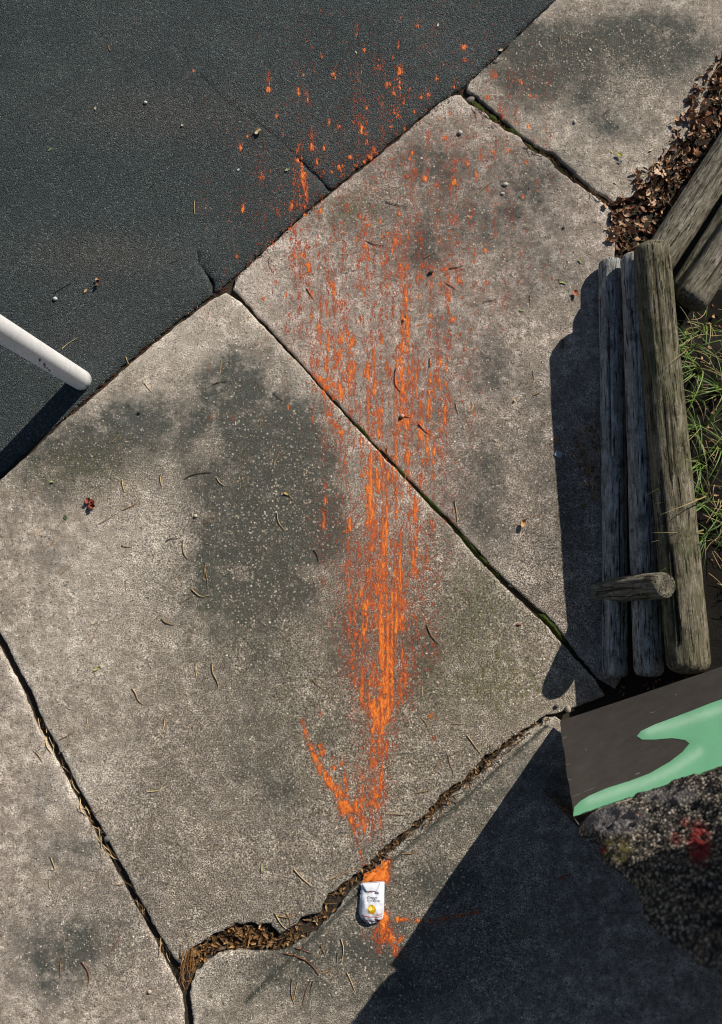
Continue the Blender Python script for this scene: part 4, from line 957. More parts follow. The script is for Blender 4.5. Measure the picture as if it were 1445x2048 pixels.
for k in range(7): on_film([(722.5, 1797 + 3 * k), (728 + (k % 3), 1797.2 + 3 * k), (728 + (k % 3), 1797.9 + 3 * k), (722.5, 1797.7 + 3 * k)], 'small_print', GREY)
for k in range(6): on_film([(752 + 2.1 * k, 1822), (752.7 + 2.1 * k, 1822), (752.7 + 2.1 * k, 1826.5), (752 + 2.1 * k, 1826.5)], 'bar', plain('orange_bar', (.8, .2, .03), .5) if k == 0 else bpy.data.materials['orange_bar'])
on_film([(724, 1831), (731, 1835), (738, 1836), (748, 1838), (752, 1841), (744, 1841), (734, 1840), (727, 1836)], 'purple_print', PUR)
on_film([(735, 1837.2), (742, 1838), (747, 1839.4), (741, 1839.6)], 'white_print', FILM, .0011)
def text_on(s, px, py, size, material):
    cu = bpy.data.curves.new('lettering', 'FONT'); cu.body = s; cu.size = size; cu.space_character = .98
    to = bpy.data.objects.new('tmp', cu); C.objects.link(to); dg_ = bpy.context.evaluated_depsgraph_get(); dg_.update()
    me = bpy.data.meshes.new_from_object(to.evaluated_get(dg_)); bpy.data.objects.remove(to)
    for v in me.vertices:
        v.co = film_pt(px + v.co.x, py - v.co.y, .0011)
    me.materials.clear(); me.materials.append(material); o = bpy.data.objects.new('lettering', me); C.objects.link(o); o.parent = pouch; o['label'] = 'printed words ' + s
text_on('Orange', 735, 1792.6, 6.6, INK); text_on('Fruit Drink', 735, 1798, 5.6, INK)
# folded top flap lying back on the film, and torn corner
def film_sheet(corners, name, material, th=.0006, lift=(.004, .004, .004, .004), nseg=8, parent=pouch, label=None, jitter=.0012):
    V = []; Fc = []
    c = [film_pt(x, y, l) for (x, y), l in zip(corners, lift)]
    for j in range(nseg + 1):
        for i in range(nseg + 1):
            u, v = i / nseg, j / nseg; p = c[0] * (1 - u) * (1 - v) + c[1] * u * (1 - v) + c[2] * u * v + c[3] * (1 - u) * v
            p = p + Vector((0, 0, jitter * (float(fbm(u * 4, v * 4, int(corners[0][0]) % 40, 3)) - .5) * 2 + .004 * math.sin(math.pi * u) * math.sin(math.pi * v) * .5)); V.append(p)
    n1 = nseg + 1
    for j in range(nseg):
        for i in range(nseg): a = j * n1 + i; Fc.append((a + n1, a + n1 + 1, a + 1, a))
    o = meshobj(name, V, Fc, material, parent, smooth=True)
    md = o.modifiers.new('thickness', 'SOLIDIFY'); md.thickness = th
    if label: o['label'] = label
    return o
film_sheet([(722.5, 1764), (760, 1763.5), (752, 1778), (733, 1779)], 'top_flap', FILM, lift=(.012, .010, .004, .004), jitter=.002)
film_sheet([(761, 1760), (770, 1763), (758, 1783), (751, 1781)], 'flap_strip', plain('bright_film', (.85, .86, .9), .3, .5, .04), lift=(.012, .011, .005, .004), nseg=5)
TORN = plain('torn_inside', (.07, .025, .03), .6, .3, .2)
on_film([(749, 1832), (763, 1837), (757, 1844), (754, 1841)], 'tear', TORN, .0012, 'dark torn hole at the corner of the pouch')

# ------------------------------------------------------------------ orange splash: thousands of small raised drops and runs
Wd_, Hh_ = 1400, 2048
yy, xx = np.mgrid[0:Hh_:2, 0:Wd_:2].astype(float)
D = np.zeros_like(xx)
def tab(y, t): return np.interp(y, [a for a, _ in t], [b for _, b in t])
# main plume
cx_ = tab(yy, [(180, 800), (400, 770), (600, 760), (700, 765), (800, 780), (900, 778), (1000, 775), (1200, 768), (1400, 764), (1500, 752), (1560, 742), (1660, 736)])
sx_ = tab(yy, [(40, 150), (300, 150), (450, 130), (600, 105), (700, 84), (800, 66), (900, 56), (1000, 54), (1200, 43), (1300, 38), (1400, 27), (1480, 16), (1560, 18), (1660, 14)])
am_ = tab(yy, [(40, .008), (250, .022), (330, .075), (450, .12), (600, .20), (700, .32), (780, .50), (880, .56), (950, .62), (1050, .80), (1200, 1.0), (1300, 1.15), (1400, 1.35), (1440, 1.3), (1480, 1.1), (1540, .8), (1610, .5), (1660, .08), (1700, 0)])
D += am_ * np.exp(-.5 * ((xx - cx_) / sx_) ** 2)
# secondary bands
for (x0, y0, y1, s, a) in ((680, 560, 820, 26, .22), (650, 640, 790, 20, .3), (620, 480, 700, 26, .16), (600, 420, 560, 12, .2), (868, 690, 950, 16, .38), (905, 500, 640, 14, .2), (850, 860, 990, 18, .22), (835, 960, 1120, 12, .25), (690, 830, 980, 14, .18), (715, 980, 1300, 14, .22),
                         (650, 960, 1180, 8, .14), (655, 760, 900, 12, .16), (805, 560, 800, 8, .3), (720, 50, 360, 8, .10), (785, 90, 330, 22, .05), (600, 300, 430, 8, .28), (960, 240, 500, 30, .06), (1010, 120, 320, 26, .05), (880, 240, 500, 40, .08), (750, 420, 600, 60, .06), (1080, 120, 330, 18, .03), (850, 1090, 1350, 14, .10), (1010, 350, 640, 40, .03)):
    D += a * np.exp(-.5 * ((xx - x0) / s) ** 2) * (np.clip((yy - y0) / 30, 0, 1) * np.clip((y1 - yy) / 30, 0, 1))
# streaks: only some columns carry paint, broken lengthwise by the stones
st1 = fbm(xx * .16, yy * .010, 91, 3); st2 = fbm(xx * .33, yy * .05, 95, 3); bl = fbm(xx * .03, yy * .03, 97, 3)
streak = np.clip((st1 - .40) * 5.0, .02, 1.6) * np.clip((st2 - .34) * 4.5, .03, 1.5) * (.35 + bl * 1.3)
lowk = np.clip((yy - 880) / 300, 0, 1)[..., ]
D = D * (streak * (1 - .35 * lowk) + .33 * lowk * np.clip((st2 - .3) * 3, .1, 1.3))
# comet spots: (x, y, radius, tail length)
SPOTS = [(536, 175, 4, 30), (597, 184, 3, 25), (757, 130, 6, 12), (775, 166, 6, 8), (800, 142, 6, 26), (798, 172, 4, 30), (787, 183, 4, 10), (856, 186, 6, 22), (797, 232, 4, 30), (657, 243, 4, 22), (623, 294, 5, 40), (726, 262, 9, 40), (733, 285, 4, 20), (680, 332, 6, 6), (646, 344, 4, 14), (595, 316, 4, 30),
         (523, 352, 4, 8), (485, 418, 4, 24), (605, 348, 7, 22), (612, 410, 5, 50), (583, 412, 3, 8), (480, 295, 4, 25), (700, 312, 4, 10), (728, 92 + 4, 3, 4), (928, 92, 5, 6), (929, 118, 5, 10), (835, 48, 4, 8), (712, 328, 4, 6), (742, 312, 7, 5), (730, 322, 6, 5), (752, 300, 5, 6), (608, 428, 4, 8), (578, 455, 5, 5),
         (590, 448, 4, 6), (545, 484, 3, 5), (888, 274, 7, 4), (962, 310, 5, 26), (986, 300, 4, 8), (1016, 298, 4, 10), (936, 325, 3, 8), (1042, 162, 5, 6), (986, 148, 8, 10), (975, 192, 4, 6), (1060, 190, 3, 5), (850, 355, 5, 14), (907, 362, 5, 14), (875, 368, 4, 8), (954, 348, 4, 4), (974, 378, 5, 6), (783, 316, 4, 4), (780, 290, 3, 4),
         (775, 468, 6, 4), (790, 480, 9, 12), (760, 443, 4, 3), (970, 500, 4, 24), (842, 552, 6, 5), (820, 600, 5, 14), (727, 578, 4, 4), (642, 420, 4, 30), (604, 508, 4, 6), (613, 528, 3, 18), (550, 565, 4, 10), (690, 465, 4, 10), (865, 548, 4, 30), (905, 640, 6, 8), (918, 560, 4, 20),
         (972, 563, 4, 6), (1075, 362, 4, 12), (1105, 350, 4, 10), (1178, 270, 2, 3), (898, 560, 4, 20), (653, 720, 7, 12), (680, 795, 8, 20), (706, 682, 5, 14), (680, 860, 8, 18), (627, 782, 4, 12), (640, 760, 7, 10), (646, 1060, 4, 40), (631, 1110, 3, 10), (650, 1000, 4, 30), (640, 1430, 3, 10), (860, 1430, 4, 3), (870, 1436, 4, 3), (866, 1476, 4, 5),
         (668, 1535, 5, 8), (668, 1512, 4, 4), (645, 1505, 6, 5), (640, 1492, 5, 6), (690, 1560, 4, 30), (760, 1610, 3, 12), (833, 1110, 4, 20), (832, 1020, 6, 24), (812, 700, 4, 26), (930, 700, 3, 8)]
rngs = np.random.default_rng(5)
for (x, y, r_, tl) in SPOTS:
    D += 1.5 * np.exp(-((xx - x) ** 2 + (yy - y) ** 2) / (r_ * r_ * .55)) + .55 * np.exp(-.5 * ((xx - x) / (r_ * .45)) ** 2) * np.clip((yy - (y - tl * 1.3)) / (tl + 1), 0, 1) * (yy < y) * np.clip((st2 - .3) * 4, 0, 1.2)
for k in range(260):        # small random flecks over the upper half
    x = rngs.normal(770, 150); y = 60 + 800 * rngs.random() ** .8
    if y > 560 and x > 960: continue
    r_ = 1.1 + 1.5 * rngs.random() ** 2; tl = 6 + 22 * rngs.random()
    D += .8 * np.exp(-((xx - x) ** 2 + (yy - y) ** 2) / (r_ * r_)) if False else 0
    i0, i1, j0, j1 = max(0, int(y - 40) // 2), int(y + 12) // 2, max(0, int(x - 12) // 2), int(x + 12) // 2
    X_, Y_ = xx[i0:i1, j0:j1], yy[i0:i1, j0:j1]
    D[i0:i1, j0:j1] += 1.0 * np.exp(-((X_ - x) ** 2 + (Y_ - y) ** 2) / (r_ * r_)) + .4 * np.exp(-.5 * ((X_ - x) / (r_ * .5)) ** 2) * np.clip((Y_ - (y - tl)) / tl, 0, 1) * (Y_ < y)
def path_d(pts, w, a, jit=.5):
    P = densify(pts, 2.0)[:-int(np.hypot(pts[0][0] - pts[-1][0], pts[0][1] - pts[-1][1]) / 2.0) or None]
    for k, (x, y) in enumerate(P):
        ww = w[0] + (w[1] - w[0]) * k / len(P) if isinstance(w, tuple) else w
        x += rngs.normal() * ww * jit; y += rngs.normal() * ww * jit; q = ww * .7
        i0, i1, j0, j1 = max(0, int(y - 3 * ww - 3) // 2), int(y + 3 * ww + 4) // 2, max(0, int(x - 3 * ww - 3) // 2), int(x + 3 * ww + 4) // 2
        D[i0:i1, j0:j1] += a * .35 * np.exp(-((xx[i0:i1, j0:j1] - x) ** 2 + (yy[i0:i1, j0:j1] - y) ** 2) / (2 * q * q))
path_d([(604, 1440), (612, 1472), (624, 1500), (640, 1535), (660, 1565), (680, 1592), (690, 1620)], (1.8, 6), 1.6)
path_d([(640, 1540), (650, 1552), (668, 1575), (684, 1600), (686, 1630)], (4, 6), .8)
path_d([(682, 1515), (690, 1550), (694, 1590), (700, 1620)], 2.4, .8); path_d([(690, 1626), (702, 1640), (712, 1650), (728, 1640)], 3.5, .9); path_d([(712, 1612), (716, 1632), (730, 1650), (728, 1662)], 3.5, 1.0)
path_d([(700, 1622), (712, 1604), (730, 1598), (748, 1600)], 2.4, .7); path_d([(700, 1640), (708, 1665), (718, 1695), (726, 1722)], 1.6, 1.0, .25); path_d([(757, 1610), (760, 1640), (760, 1690)], 1.6, .8, .3); path_d([(748, 1560), (742, 1600), (760, 1622)], 3, .6)
path_d([(728, 1600), (735, 1590), (760, 1592)], 3, .5)
path_d([(729, 1752), (745, 1750), (765, 1755)], 8, 2.4, .7); path_d([(752, 1748), (765, 1735), (776, 1722)], 6, 1.4, .9); path_d([(768, 1755), (775, 1735), (780, 1728)], 4, 1.0)
path_d([(768, 1828), (772, 1834), (766, 1846), (764, 1854)], 5, 1.5, .5); path_d([(762, 1850), (772, 1862), (782, 1870)], 4, .9, .8); path_d([(745, 1872), (760, 1865), (785, 1875)], 7, .5, 1.0)
path_d([(775, 1870), (790, 1882), (785, 1900), (795, 1910)], 3.5, .6, 1.0); path_d([(755, 1890), (757, 1905)], 3, .8, .8); path_d([(788, 1902), (796, 1885), (806, 1870)], 2.2, .9, .4); path_d([(776, 1878), (786, 1897)], 2, 1.2, .3); path_d([(800, 1905), (812, 1920)], 2, .6, .6)
path_d([(792, 1838), (830, 1840), (862, 1841), (890, 1836), (940, 1826), (975, 1820)], (2.0, 1.2), 1.7, .4); path_d([(1120, 1758), (1128, 1752), (1136, 1750)], 1.5, .6)
gr1 = .55 * vnoise(xx * .42, yy * .36, 33) + .45 * vnoise(xx * .19, yy * .13, 39); gr2 = fbm(xx * .12, yy * .07, 35, 3)
D = np.clip(D, 0, 1.25) * np.clip((gr1 - .36) * 4.5, .02, 1.3) * np.clip(.35 + (gr2 - .3) * 2.6, .2, 1.25)
# long unbroken runs
for (x, y0, y1, w) in ((766, 905, 1380, 2.2), (772, 990, 1240, 1.8), (792, 738, 960, 2.0), (742, 855, 1010, 1.8), (741, 905, 1000, 3.0), (748, 690, 790, 1.8), (761, 1180, 1330, 3.0), (735, 1090, 1220, 1.8), (752, 1040, 1190, 1.6), (800, 1060, 1260, 2.2), (790, 1080, 1330, 2.0), (746, 1000, 1100, 2.0), (826, 690, 850, 1.5), (818, 700, 780, 1.4),
                     (784, 1180, 1420, 3.0), (775, 1230, 1440, 3.5), (748, 1400, 1450, 3.2), (764, 1395, 1470, 4), (757, 1420, 1510, 2.2), (742, 1470, 1590, 1.3), (764, 1480, 1560, 1.5), (771, 1400, 1450, 2.5), (830, 995, 1040, 3.2), (804, 620, 700, 1.6), (724, 1330, 1400, 2.5), (868, 740, 800, 1.8), (878, 725, 765, 1.8), (812, 640, 700, 1.2), (765, 780, 880, 1.4), (735, 770, 860, 2.2), (720, 800, 900, 1.5), (855, 860, 910, 2.2), (740, 960, 1030, 4.0)):
    path_d([(x + rngs.normal() * .5, y0), (x + rngs.normal(), (y0 + y1) / 2), (x, y1)], w * .62, 1.5, .45)
D = np.clip(D, 0, 1.6)
# no paint on top of the pouch (it landed last), little inside the joints
pm = inside(xx.ravel(), yy.ravel(), np.array([(721, 1764), (770, 1762), (769, 1828), (757, 1842), (735, 1842), (719, 1828)], float)).reshape(xx.shape); D[pm] = 0
cells = D.ravel(); cdf = np.cumsum(cells); cdf /= cdf[-1]
def splash(n, smin, smax, elong, zt, name, seed, power=1.0, material=None, halo=0.0):
    r = np.random.default_rng(seed); w = cells ** power; c_ = np.cumsum(w); c_ /= c_[-1]
    idx = np.searchsorted(c_, r.random(n)); px = xx.ravel()[idx] + r.random(n) * 2 + r.normal(0, 1, n) * halo; py = yy.ravel()[idx] + r.random(n) * 2 + r.normal(0, 1, n) * halo * 1.5
    dens = cells[idx]; V = []; Fc = []; T = []; K = 7
    ang = np.arange(K) * 2 * math.pi / K
    WX, WY = at(px, py); sz = (smin + (smax - smin) * r.random(n) ** 2.5 * (.4 + .6 * np.minimum(1, dens))) * .0011
    el = 1 + (elong - 1) * r.random(n) ** 1.5; jr = .6 + .8 * r.random((n, K))
    zz = np.array([gz(a, b) for a, b in zip(WX.tolist(), WY.tolist())]); ok = zz > -.019
    WX, WY, sz, el, jr, zz, dens = WX[ok], WY[ok], sz[ok], el[ok], jr[ok], zz[ok], dens[ok]; n = len(WX)
    P = np.empty((n, K + 1, 3)); P[:, :K, 0] = WX[:, None] + np.cos(ang) * sz[:, None] * jr; P[:, :K, 1] = WY[:, None] + np.sin(ang) * sz[:, None] * jr * el[:, None]; P[:, :K, 2] = zz[:, None] + .0006
    P[:, K, 0] = WX + sz * .2 * r.normal(size=n); P[:, K, 1] = WY + sz * .2 * r.normal(size=n); P[:, K, 2] = zz + zt * (.5 + r.random(n)) * np.minimum(1, sz / .003 + .3)
    t = np.minimum(1, .12 + .5 * np.minimum(1, dens) + .3 * (sz / .005)) * (.6 + .75 * r.random(n))
    V = P.reshape(-1, 3).tolist(); T = np.repeat(t, K + 1).tolist(); base_ = np.arange(n)[:, None] * (K + 1)
    kk = np.arange(K); Fc = np.stack([base_ + kk, base_ + (kk + 1) % K, np.broadcast_to(base_ + K, (n, K))], -1).reshape(-1, 3).tolist()
    return V, Fc, T
def splash_mat():
    m, nt, b = mat('orange_splash'); L = nt.links; t = N(nt, 'ShaderNodeAttribute', attribute_name='tone').outputs['Fac']
    c = ramp(nt, t, [(0, (.24, .045, .02)), (.35, (.45, .085, .025)), (.7, (.76, .19, .035)), (1, (.93, .30, .045))])
    L.new(c, b.inputs['Base Color']); b.inputs['Roughness'].default_value = .55; b.inputs['Specular IOR Level'].default_value = .25; return m
MO = splash_mat(); V = []; Fc = []; T = []
for args in ((17000, 1.2, 3.8, 4.0, .0024, 's', 1, 1.1), (78000, .8, 2.3, 3.0, .0016, 's', 2, .84), (42000, .7, 1.8, 1.8, .0008, 's', 3, .5, None, 6.0)):
    v, f, t = splash(*args); b0 = len(V); V += v; Fc += [(a + b0, b + b0, c + b0) for a, b, c in f]; T += t
sp = meshobj('orange_splash', V, Fc, MO, smooth=True, attrs={'tone': ('FLOAT', T)})
tag(sp, 'long orange splash of streaks and flecks running up the slabs onto the asphalt', 'splash', kind='stuff')
# wet puddles at the mouth and the torn corner of the pouch
def puddle(poly, label, h=.0022):
    P = densify(poly, 2.0); w = (fbm(P[:, 0] * .4, P[:, 1] * .4, 12, 3) - .5) * 4; c = P.mean(0); P = P + (P - c) / np.hypot(*(P - c).T)[:, None] * w[:, None]
    lo = P.min(0); hi = P.max(0); gxx, gyy = np.meshgrid(np.arange(lo[0], hi[0], 2.0), np.arange(lo[1], hi[1], 2.0)); qq = np.stack([gxx.ravel(), gyy.ravel()], 1); qq = qq[inside(qq[:, 0], qq[:, 1], P)]; qq = qq[seg_dist(qq, P) > 1.0]; n_ = len(P)
    vc, _, fc, *_r = delaunay_2d_cdt([Vector(p) for p in np.concatenate([P, qq])], [(i, (i + 1) % n_) for i in range(n_)], [], 1, 1e-5)
    Vv = []; d = seg_dist(np.array([tuple(v) for v in vc]), P); tt = []
    for v, dd in zip(vc, d):
        p = A(v[0], v[1]); nz = float(fbm(v[0] * .35, v[1] * .35, 7, 3)); Vv.append((p.x, p.y, max(gz(p.x, p.y), -.012) + h * min(1, dd / 3) * (.5 + nz * 2.2) + .0004)); tt.append(.75 + .5 * (nz - .4))
    fs = [tuple(f) for f in fc]; a, b, c2 = (Vector(Vv[i]) for i in fs[0])
    if (b - a).cross(c2 - a).z < 0: fs = [f[::-1] for f in fs]
    o = meshobj('orange_puddle', Vv, fs, MO, smooth=True, attrs={'tone': ('FLOAT', tt)}); tag(o, label, 'puddle')
puddle([(725, 1764), (729, 1750), (738, 1745), (752, 1746), (760, 1738), (772, 1722), (777, 1730), (770, 1748), (769, 1762)], 'thick orange pulp spilled above the top edge of the pouch')
puddle([(762, 1834), (764, 1827), (772, 1826), (777, 1834), (775, 1842), (768, 1846), (772, 1856), (766, 1858), (759, 1848), (762, 1842)], 'glossy orange puddle leaking from the torn lower corner of the pouch')
# ------------------------------------------------------------------ single leaves, pebbles and other finds on the paving
def solid(name, material):
    m = bpy.data.meshes.new(name); return m
def one_leaf(px, py, L, Wd, rot, cols, label, curl=.7, fold=.4, twist=.5, lift=.002, stem=None, rough=.55, cat='leaf', tilt=0.0, name='leaf'):
    m_ = plain('leaf_%d' % len(bpy.data.materials), cols, rough, .3, .3, 150)
    p = gp(px, py); root = empty(name, p); vs, fs = leaf_shape(L * .0022, Wd * .0022, curl, fold, int(px + py), 9, twist)
    mn = min(v[2] for v in vs)
    o = meshobj('leaf_blade', [(v[0], v[1], v[2] - mn + lift) for v in vs], fs, m_, root, smooth=True); o.rotation_euler = (tilt, 0, rot)
    if stem:
        q = [A(*s) for s in stem]; V = []; F_ = []
        for i, s in enumerate(q):
            z = gz(s.x, s.y) - p.z + .002 + (.004 if i == 0 else 0)
            for k in range(4): a = math.pi / 2 * k; V.append((s.x - p.x + .0012 * math.cos(a) * (1 if k % 2 == 0 else 1), s.y - p.y + .0012 * math.sin(a), z + .0012 * math.sin(a + .7)))
            if i: F_ += [((i - 1) * 4 + k, (i - 1) * 4 + (k + 1) % 4, i * 4 + (k + 1) % 4, i * 4 + k) for k in range(4)]
        meshobj('leaf_stem', V, F_, TW, root)
    tag(root, label, cat); return root
one_leaf(517, 262, 26, 16, 2.2, (.50, .40, .26), 'pale leaf curled into a ring, casting a shadow on the asphalt', 2.4, .3, .2, .004)
one_leaf(192, 566, 20, 10, 1.3, (.10, .05, .03), 'dark curled leaf standing up on the asphalt above the bollard', 1.6, .8, .3, .012, tilt=.5)
one_leaf(196, 558, 12, 7, .4, (.40, .26, .14), 'tan leaf tip beside the dark curled leaf on the asphalt', 1.0, .5, .8, .010)
one_leaf(172, 580, 14, 5, 1.0, (.50, .33, .16), 'narrow tan leaf lying left of the dark curled leaf', .9, .4, .8)
one_leaf(191, 215, 8, 5, 1.4, (.55, .45, .33), 'tiny pale leaf near the top left of the asphalt', .6, .5)
one_leaf(365, 249, 7, 6, .6, (.52, .38, .26), 'tiny tan leaf in the middle of the upper asphalt', .7, .5, .5, .004)
one_leaf(100, 297, 11, 4, .9, (.16, .26, .10), 'small green leaf at the left border of the asphalt', .4, .3)
one_leaf(575, 338, 12, 6, .6, (.28, .33, .16), 'pale green leaf beside the short asphalt crack', .5, .5)
one_leaf(477, 338, 7, 4, .5, (.62, .60, .55), 'small whitish leaf left of the ringed leaf', .4, .3)
one_leaf(713, 103, 8, 3, -1.1, (.60, .55, .42), 'slim whitish leaf among the topmost orange flecks', .4, .3)
one_leaf(877, 48, 8, 4, 1.2, (.58, .58, .50), 'pale leaf at the top border on the asphalt', .4, .3)
one_leaf(1003, 97, 12, 6, .5, (.50, .40, .28), 'pale tan leaf on the seam of asphalt and the top slab', .6, .4)
one_leaf(1182, 98, 9, 4, -1.0, (.66, .62, .55), 'small whitish leaf on the dark top of the upper slab', .4, .3)
one_leaf(1097, 262, 9, 3, .8, (.55, .45, .28), 'thin yellowish leaf on the upper slab beside its joint', .5, .3)
one_leaf(1239, 311, 16, 8, -.6, (.34, .36, .06), 'yellow green leaf with dark shadow on the upper slab', .9, .6, .4, .008)
one_leaf(1225, 303, 6, 5, .4, (.55, .45, .10), 'tiny yellow leaf scrap beside the yellow green leaf', .3, .2)
one_leaf(1240, 324, 10, 6, .2, (.10, .12, .13), 'dark glossy chip just below the yellow green leaf', .3, .2, name='leaf')
one_leaf(1305, 298, 16, 5, .6, (.48, .44, .30), 'long pale leaf alone near the top of the leaf heap', .4, .4, .3, .004)
one_leaf(1232, 365, 8, 5, -.7, (.60, .52, .40), 'little whitish leaf above the corner of the leaf heap', .6, .4)
one_leaf(1352, 242, 14, 8, -.9, (.55, .30, .12), 'orange leaf standing at the far end of the leaf heap', 1.2, .5, .5, .02)
one_leaf(1215, 458, 14, 5, .3, (.55, .42, .28), 'tan leaf lying just left of the leaf heap on the slab', 1.0, .5)
one_leaf(1161, 521, 11, 5, -.9, (.22, .30, .06), 'small green leaf above the lowest log end', .6, .4, .3, .004)
one_leaf(1128, 565, 14, 5, -.2, (.30, .36, .08), 'green leaf with a thin stalk left of the log shadow', .5, .4, .3, .003, [(1122, 560), (1117, 556), (1120, 566)])
one_leaf(1151, 587, 17, 12, 1.9, (.42, .13, .06), 'reddish brown crumpled leaf at the tip of the log shadow', 1.3, .6, .6, .008)
one_leaf(1044, 620, 12, 4, -.2, (.36, .38, .18), 'pale green leaf alone on the middle slab', .4, .3)
one_leaf(1062, 617 - 20, 6, 3, .3, (.5, .4, .25), 'tan leaf speck above the pale green leaf', .4, .3)
one_leaf(1047, 1047, 22, 13, 1.3, (.52, .31, .14), 'golden brown leaf with a long thin stalk lying on the middle slab', 1.3, .7, .8, .010, [(1050, 1038), (1060, 1033), (1078, 1029)])
one_leaf(1031, 799, 10, 5, 1.2, (.55, .36, .16), 'small amber leaf on the sunlit part of the middle slab', .9, .5, .5, .005)
one_leaf(992, 880, 8, 4, -.6, (.62, .52, .36), 'cream leaf scrap near the middle slab centre', .4, .3)
one_leaf(1114, 880, 13, 7, 1.3, (.45, .17, .06), 'orange brown leaf in the log shadow above the grey chip', .6, .3)
one_leaf(1176, 940, 22, 9, -1.0, (.38, .19, .08), 'larger tan leaf in the shade right beside the lowest log', .8, .4)
one_leaf(1168, 1012, 16, 10, .4, (.17, .12, .05), 'ragged olive leaf in shade below the cigarette butt', .5, .3)
one_leaf(1183, 830, 14, 6, 1.1, (.28, .16, .08), 'dull leaf leaning against the lowest log in the shade', .8, .4)
one_leaf(810, 637, 12, 8, 1.3, (.60, .30, .10), 'folded leaf half coated in orange inside the splash', 1.2, .8, .5, .006)
one_leaf(1140, 1050 + 160, 8, 4, .5, (.3, .2, .1), 'brown leaf speck near the foot of the short post', .4, .3)
one_leaf(107, 963, 11, 5, .2, (.34, .40, .12), 'yellow green leaf at the left border below the bollard shadow', .8, .5, .4, .004)
one_leaf(132, 1035, 10, 6, -1.1, (.07, .11, .03), 'small dark green leaf below the red leaf', .5, .5)
one_leaf(195, 1337, 16, 6, .5, (.42, .42, .14), 'yellow green pointed leaf low on the big slab', .7, .5, .4, .003)
one_leaf(525, 1733, 5, 17, 0.0, (.45, .40, .20), 'upright pale yellow leaf sliver above the leaf drift', .2, .2)
one_leaf(574, 987, 14, 6, -.3, (.48, .36, .12), 'yellow curled leaf on the dark stain of the big slab', 1.0, .5, .5, .004, [(578, 990), (584, 993), (590, 999)])
one_leaf(1023, 1172, 11, 4, -.4, (.70, .68, .62), 'white feather like scrap on the moss of the diagonal joint', .3, .3, .2, .003, cat='scrap', name='paper_scrap')
# crumpled dark red leaf: three folded lobes round a stalk
rl = empty('crumpled_leaf', gp(183, 1008)); MR = plain('red_leaf', (.26, .055, .035), .6, .3, .45, 200)
for k, (dx, dy, a, L_, W_) in enumerate(((-5, -3, .7, 20, 14), (5, -2, 2.2, 20, 13), (0, 5, 1.5, 22, 12), (3, 2, .2, 16, 12))):
    vs, fs = leaf_shape(L_ * .0022, W_ * .0022, 1.5, .7, 300 + k, 8, .9); mn = min(v[2] for v in vs)
    o = meshobj('lobe', [(v[0], v[1], v[2] - mn + .003) for v in vs], fs, MR, rl, smooth=True); o.location = (dx * .0022, -dy * .0022, .004 * k * .6); o.rotation_euler = (.3 * (k - 1), .2, a)
for k in range(3):
    vs = [(-.012 + .004 * k, .016, .004), (-.0115 + .004 * k, .016, .004), (-.011 + .0055 * k, .026, .006)]; meshobj('stalk', vs + [(v[0], v[1], v[2] + .0008) for v in vs], [(0, 1, 2), (3, 5, 4), (0, 3, 4, 1), (1, 4, 5, 2), (2, 5, 3, 0)], MR, rl)
tag(rl, 'dark red crumpled leaf with its shadow on the left of the big slab', 'leaf')

def pebble(px, py, sx, sy, col, label, h=.7, rot=0, group=None, cat='pebble', name='pebble', rough=.7):
    r = random.Random(int(px * 3 + py)); V = []; F_ = []; n = 10; m = 6
    for j in range(m + 1):
        a = math.pi * (j / m) ; rr = math.sin(a)
        for i in range(n):
            b = 2 * math.pi * i / n; q = 1 + .18 * (r.random() - .5); V.append((math.cos(b) * rr * sx * .0011 * q, math.sin(b) * rr * sy * .0011 * q, math.cos(a) * (sx + sy) * .5 * .0011 * h + (sx + sy) * .5 * .0011 * h * .8))
    for j in range(m):
        for i in range(n): F_.append((j * n + i, (j + 1) * n + i, (j + 1) * n + (i + 1) % n, j * n + (i + 1) % n))
    o = meshobj(name, V, F_, plain('stone_%d' % len(bpy.data.materials), col, rough, .3, .2, 200), smooth=True); p = gp(px, py); o.location = p; o.rotation_euler = (0, 0, rot); tag(o, label, cat, group); return o
pebble(921, 264, 10, 9, (.55, .52, .47), 'round whitish pebble on the splashed slab near its upper corner')
pebble(110, 597, 10, 8, (.55, .56, .55), 'grey white pebble on the asphalt above the bollard')
pebble(291, 204, 8, 7, (.55, .55, .55), 'grey white pebble near the top left of the asphalt')
pebble(1012, 368, 12, 8, (.50, .46, .40), 'flat pale pebble pair member, the larger, on the splashed slab', .5)
pebble(1006, 386, 9, 6, (.50, .46, .40), 'smaller flat pale pebble just below the larger one on the splashed slab', .5)
pebble(1150, 243, 7, 10, (.45, .42, .38), 'grey pebble on the upper slab beside the mossy joint', .5)
pebble(320, 1889, 10, 10, (.60, .46, .34), 'tan pebble sitting in the dark joint near bottom left')
pebble(299, 1985, 8, 8, (.55, .47, .38), 'tan pebble near the bottom border on the left slab')
pebble(392, 1032, 8, 7, (.60, .55, .44), 'cream pebble embedded left of the dark stain')
pebble(737, 1731, 9, 9, (.58, .46, .28), 'yellowish pebble at the edge of the orange pulp')
pebble(216, 1677, 15, 12, (.15, .14, .125), 'grey loose stone on the right lip of the open left joint', .6)
pebble(862, 545, 12, 7, (.04, .038, .035), 'black stone chip inside the splash on the middle slab', .8, .4)
pebble(1038, 1249, 11, 4, (.30, .13, .07), 'red brown bark chip on the big slab right of the splash', .6, cat='bark chip', name='bark_chip')
pebble(1128, 455, 5, 5, (.03, .03, .03), 'small black speck near the right side of the splashed slab')
pebble(942, 196, 20, 14, (.17, .155, .135), 'broken grey concrete lump at the top corner of the splashed slab', .6, .5)
pebble(1136, 1418, 12, 16, (.36, .31, .25), 'pale concrete crumb at the corner of the painted wall', .7)
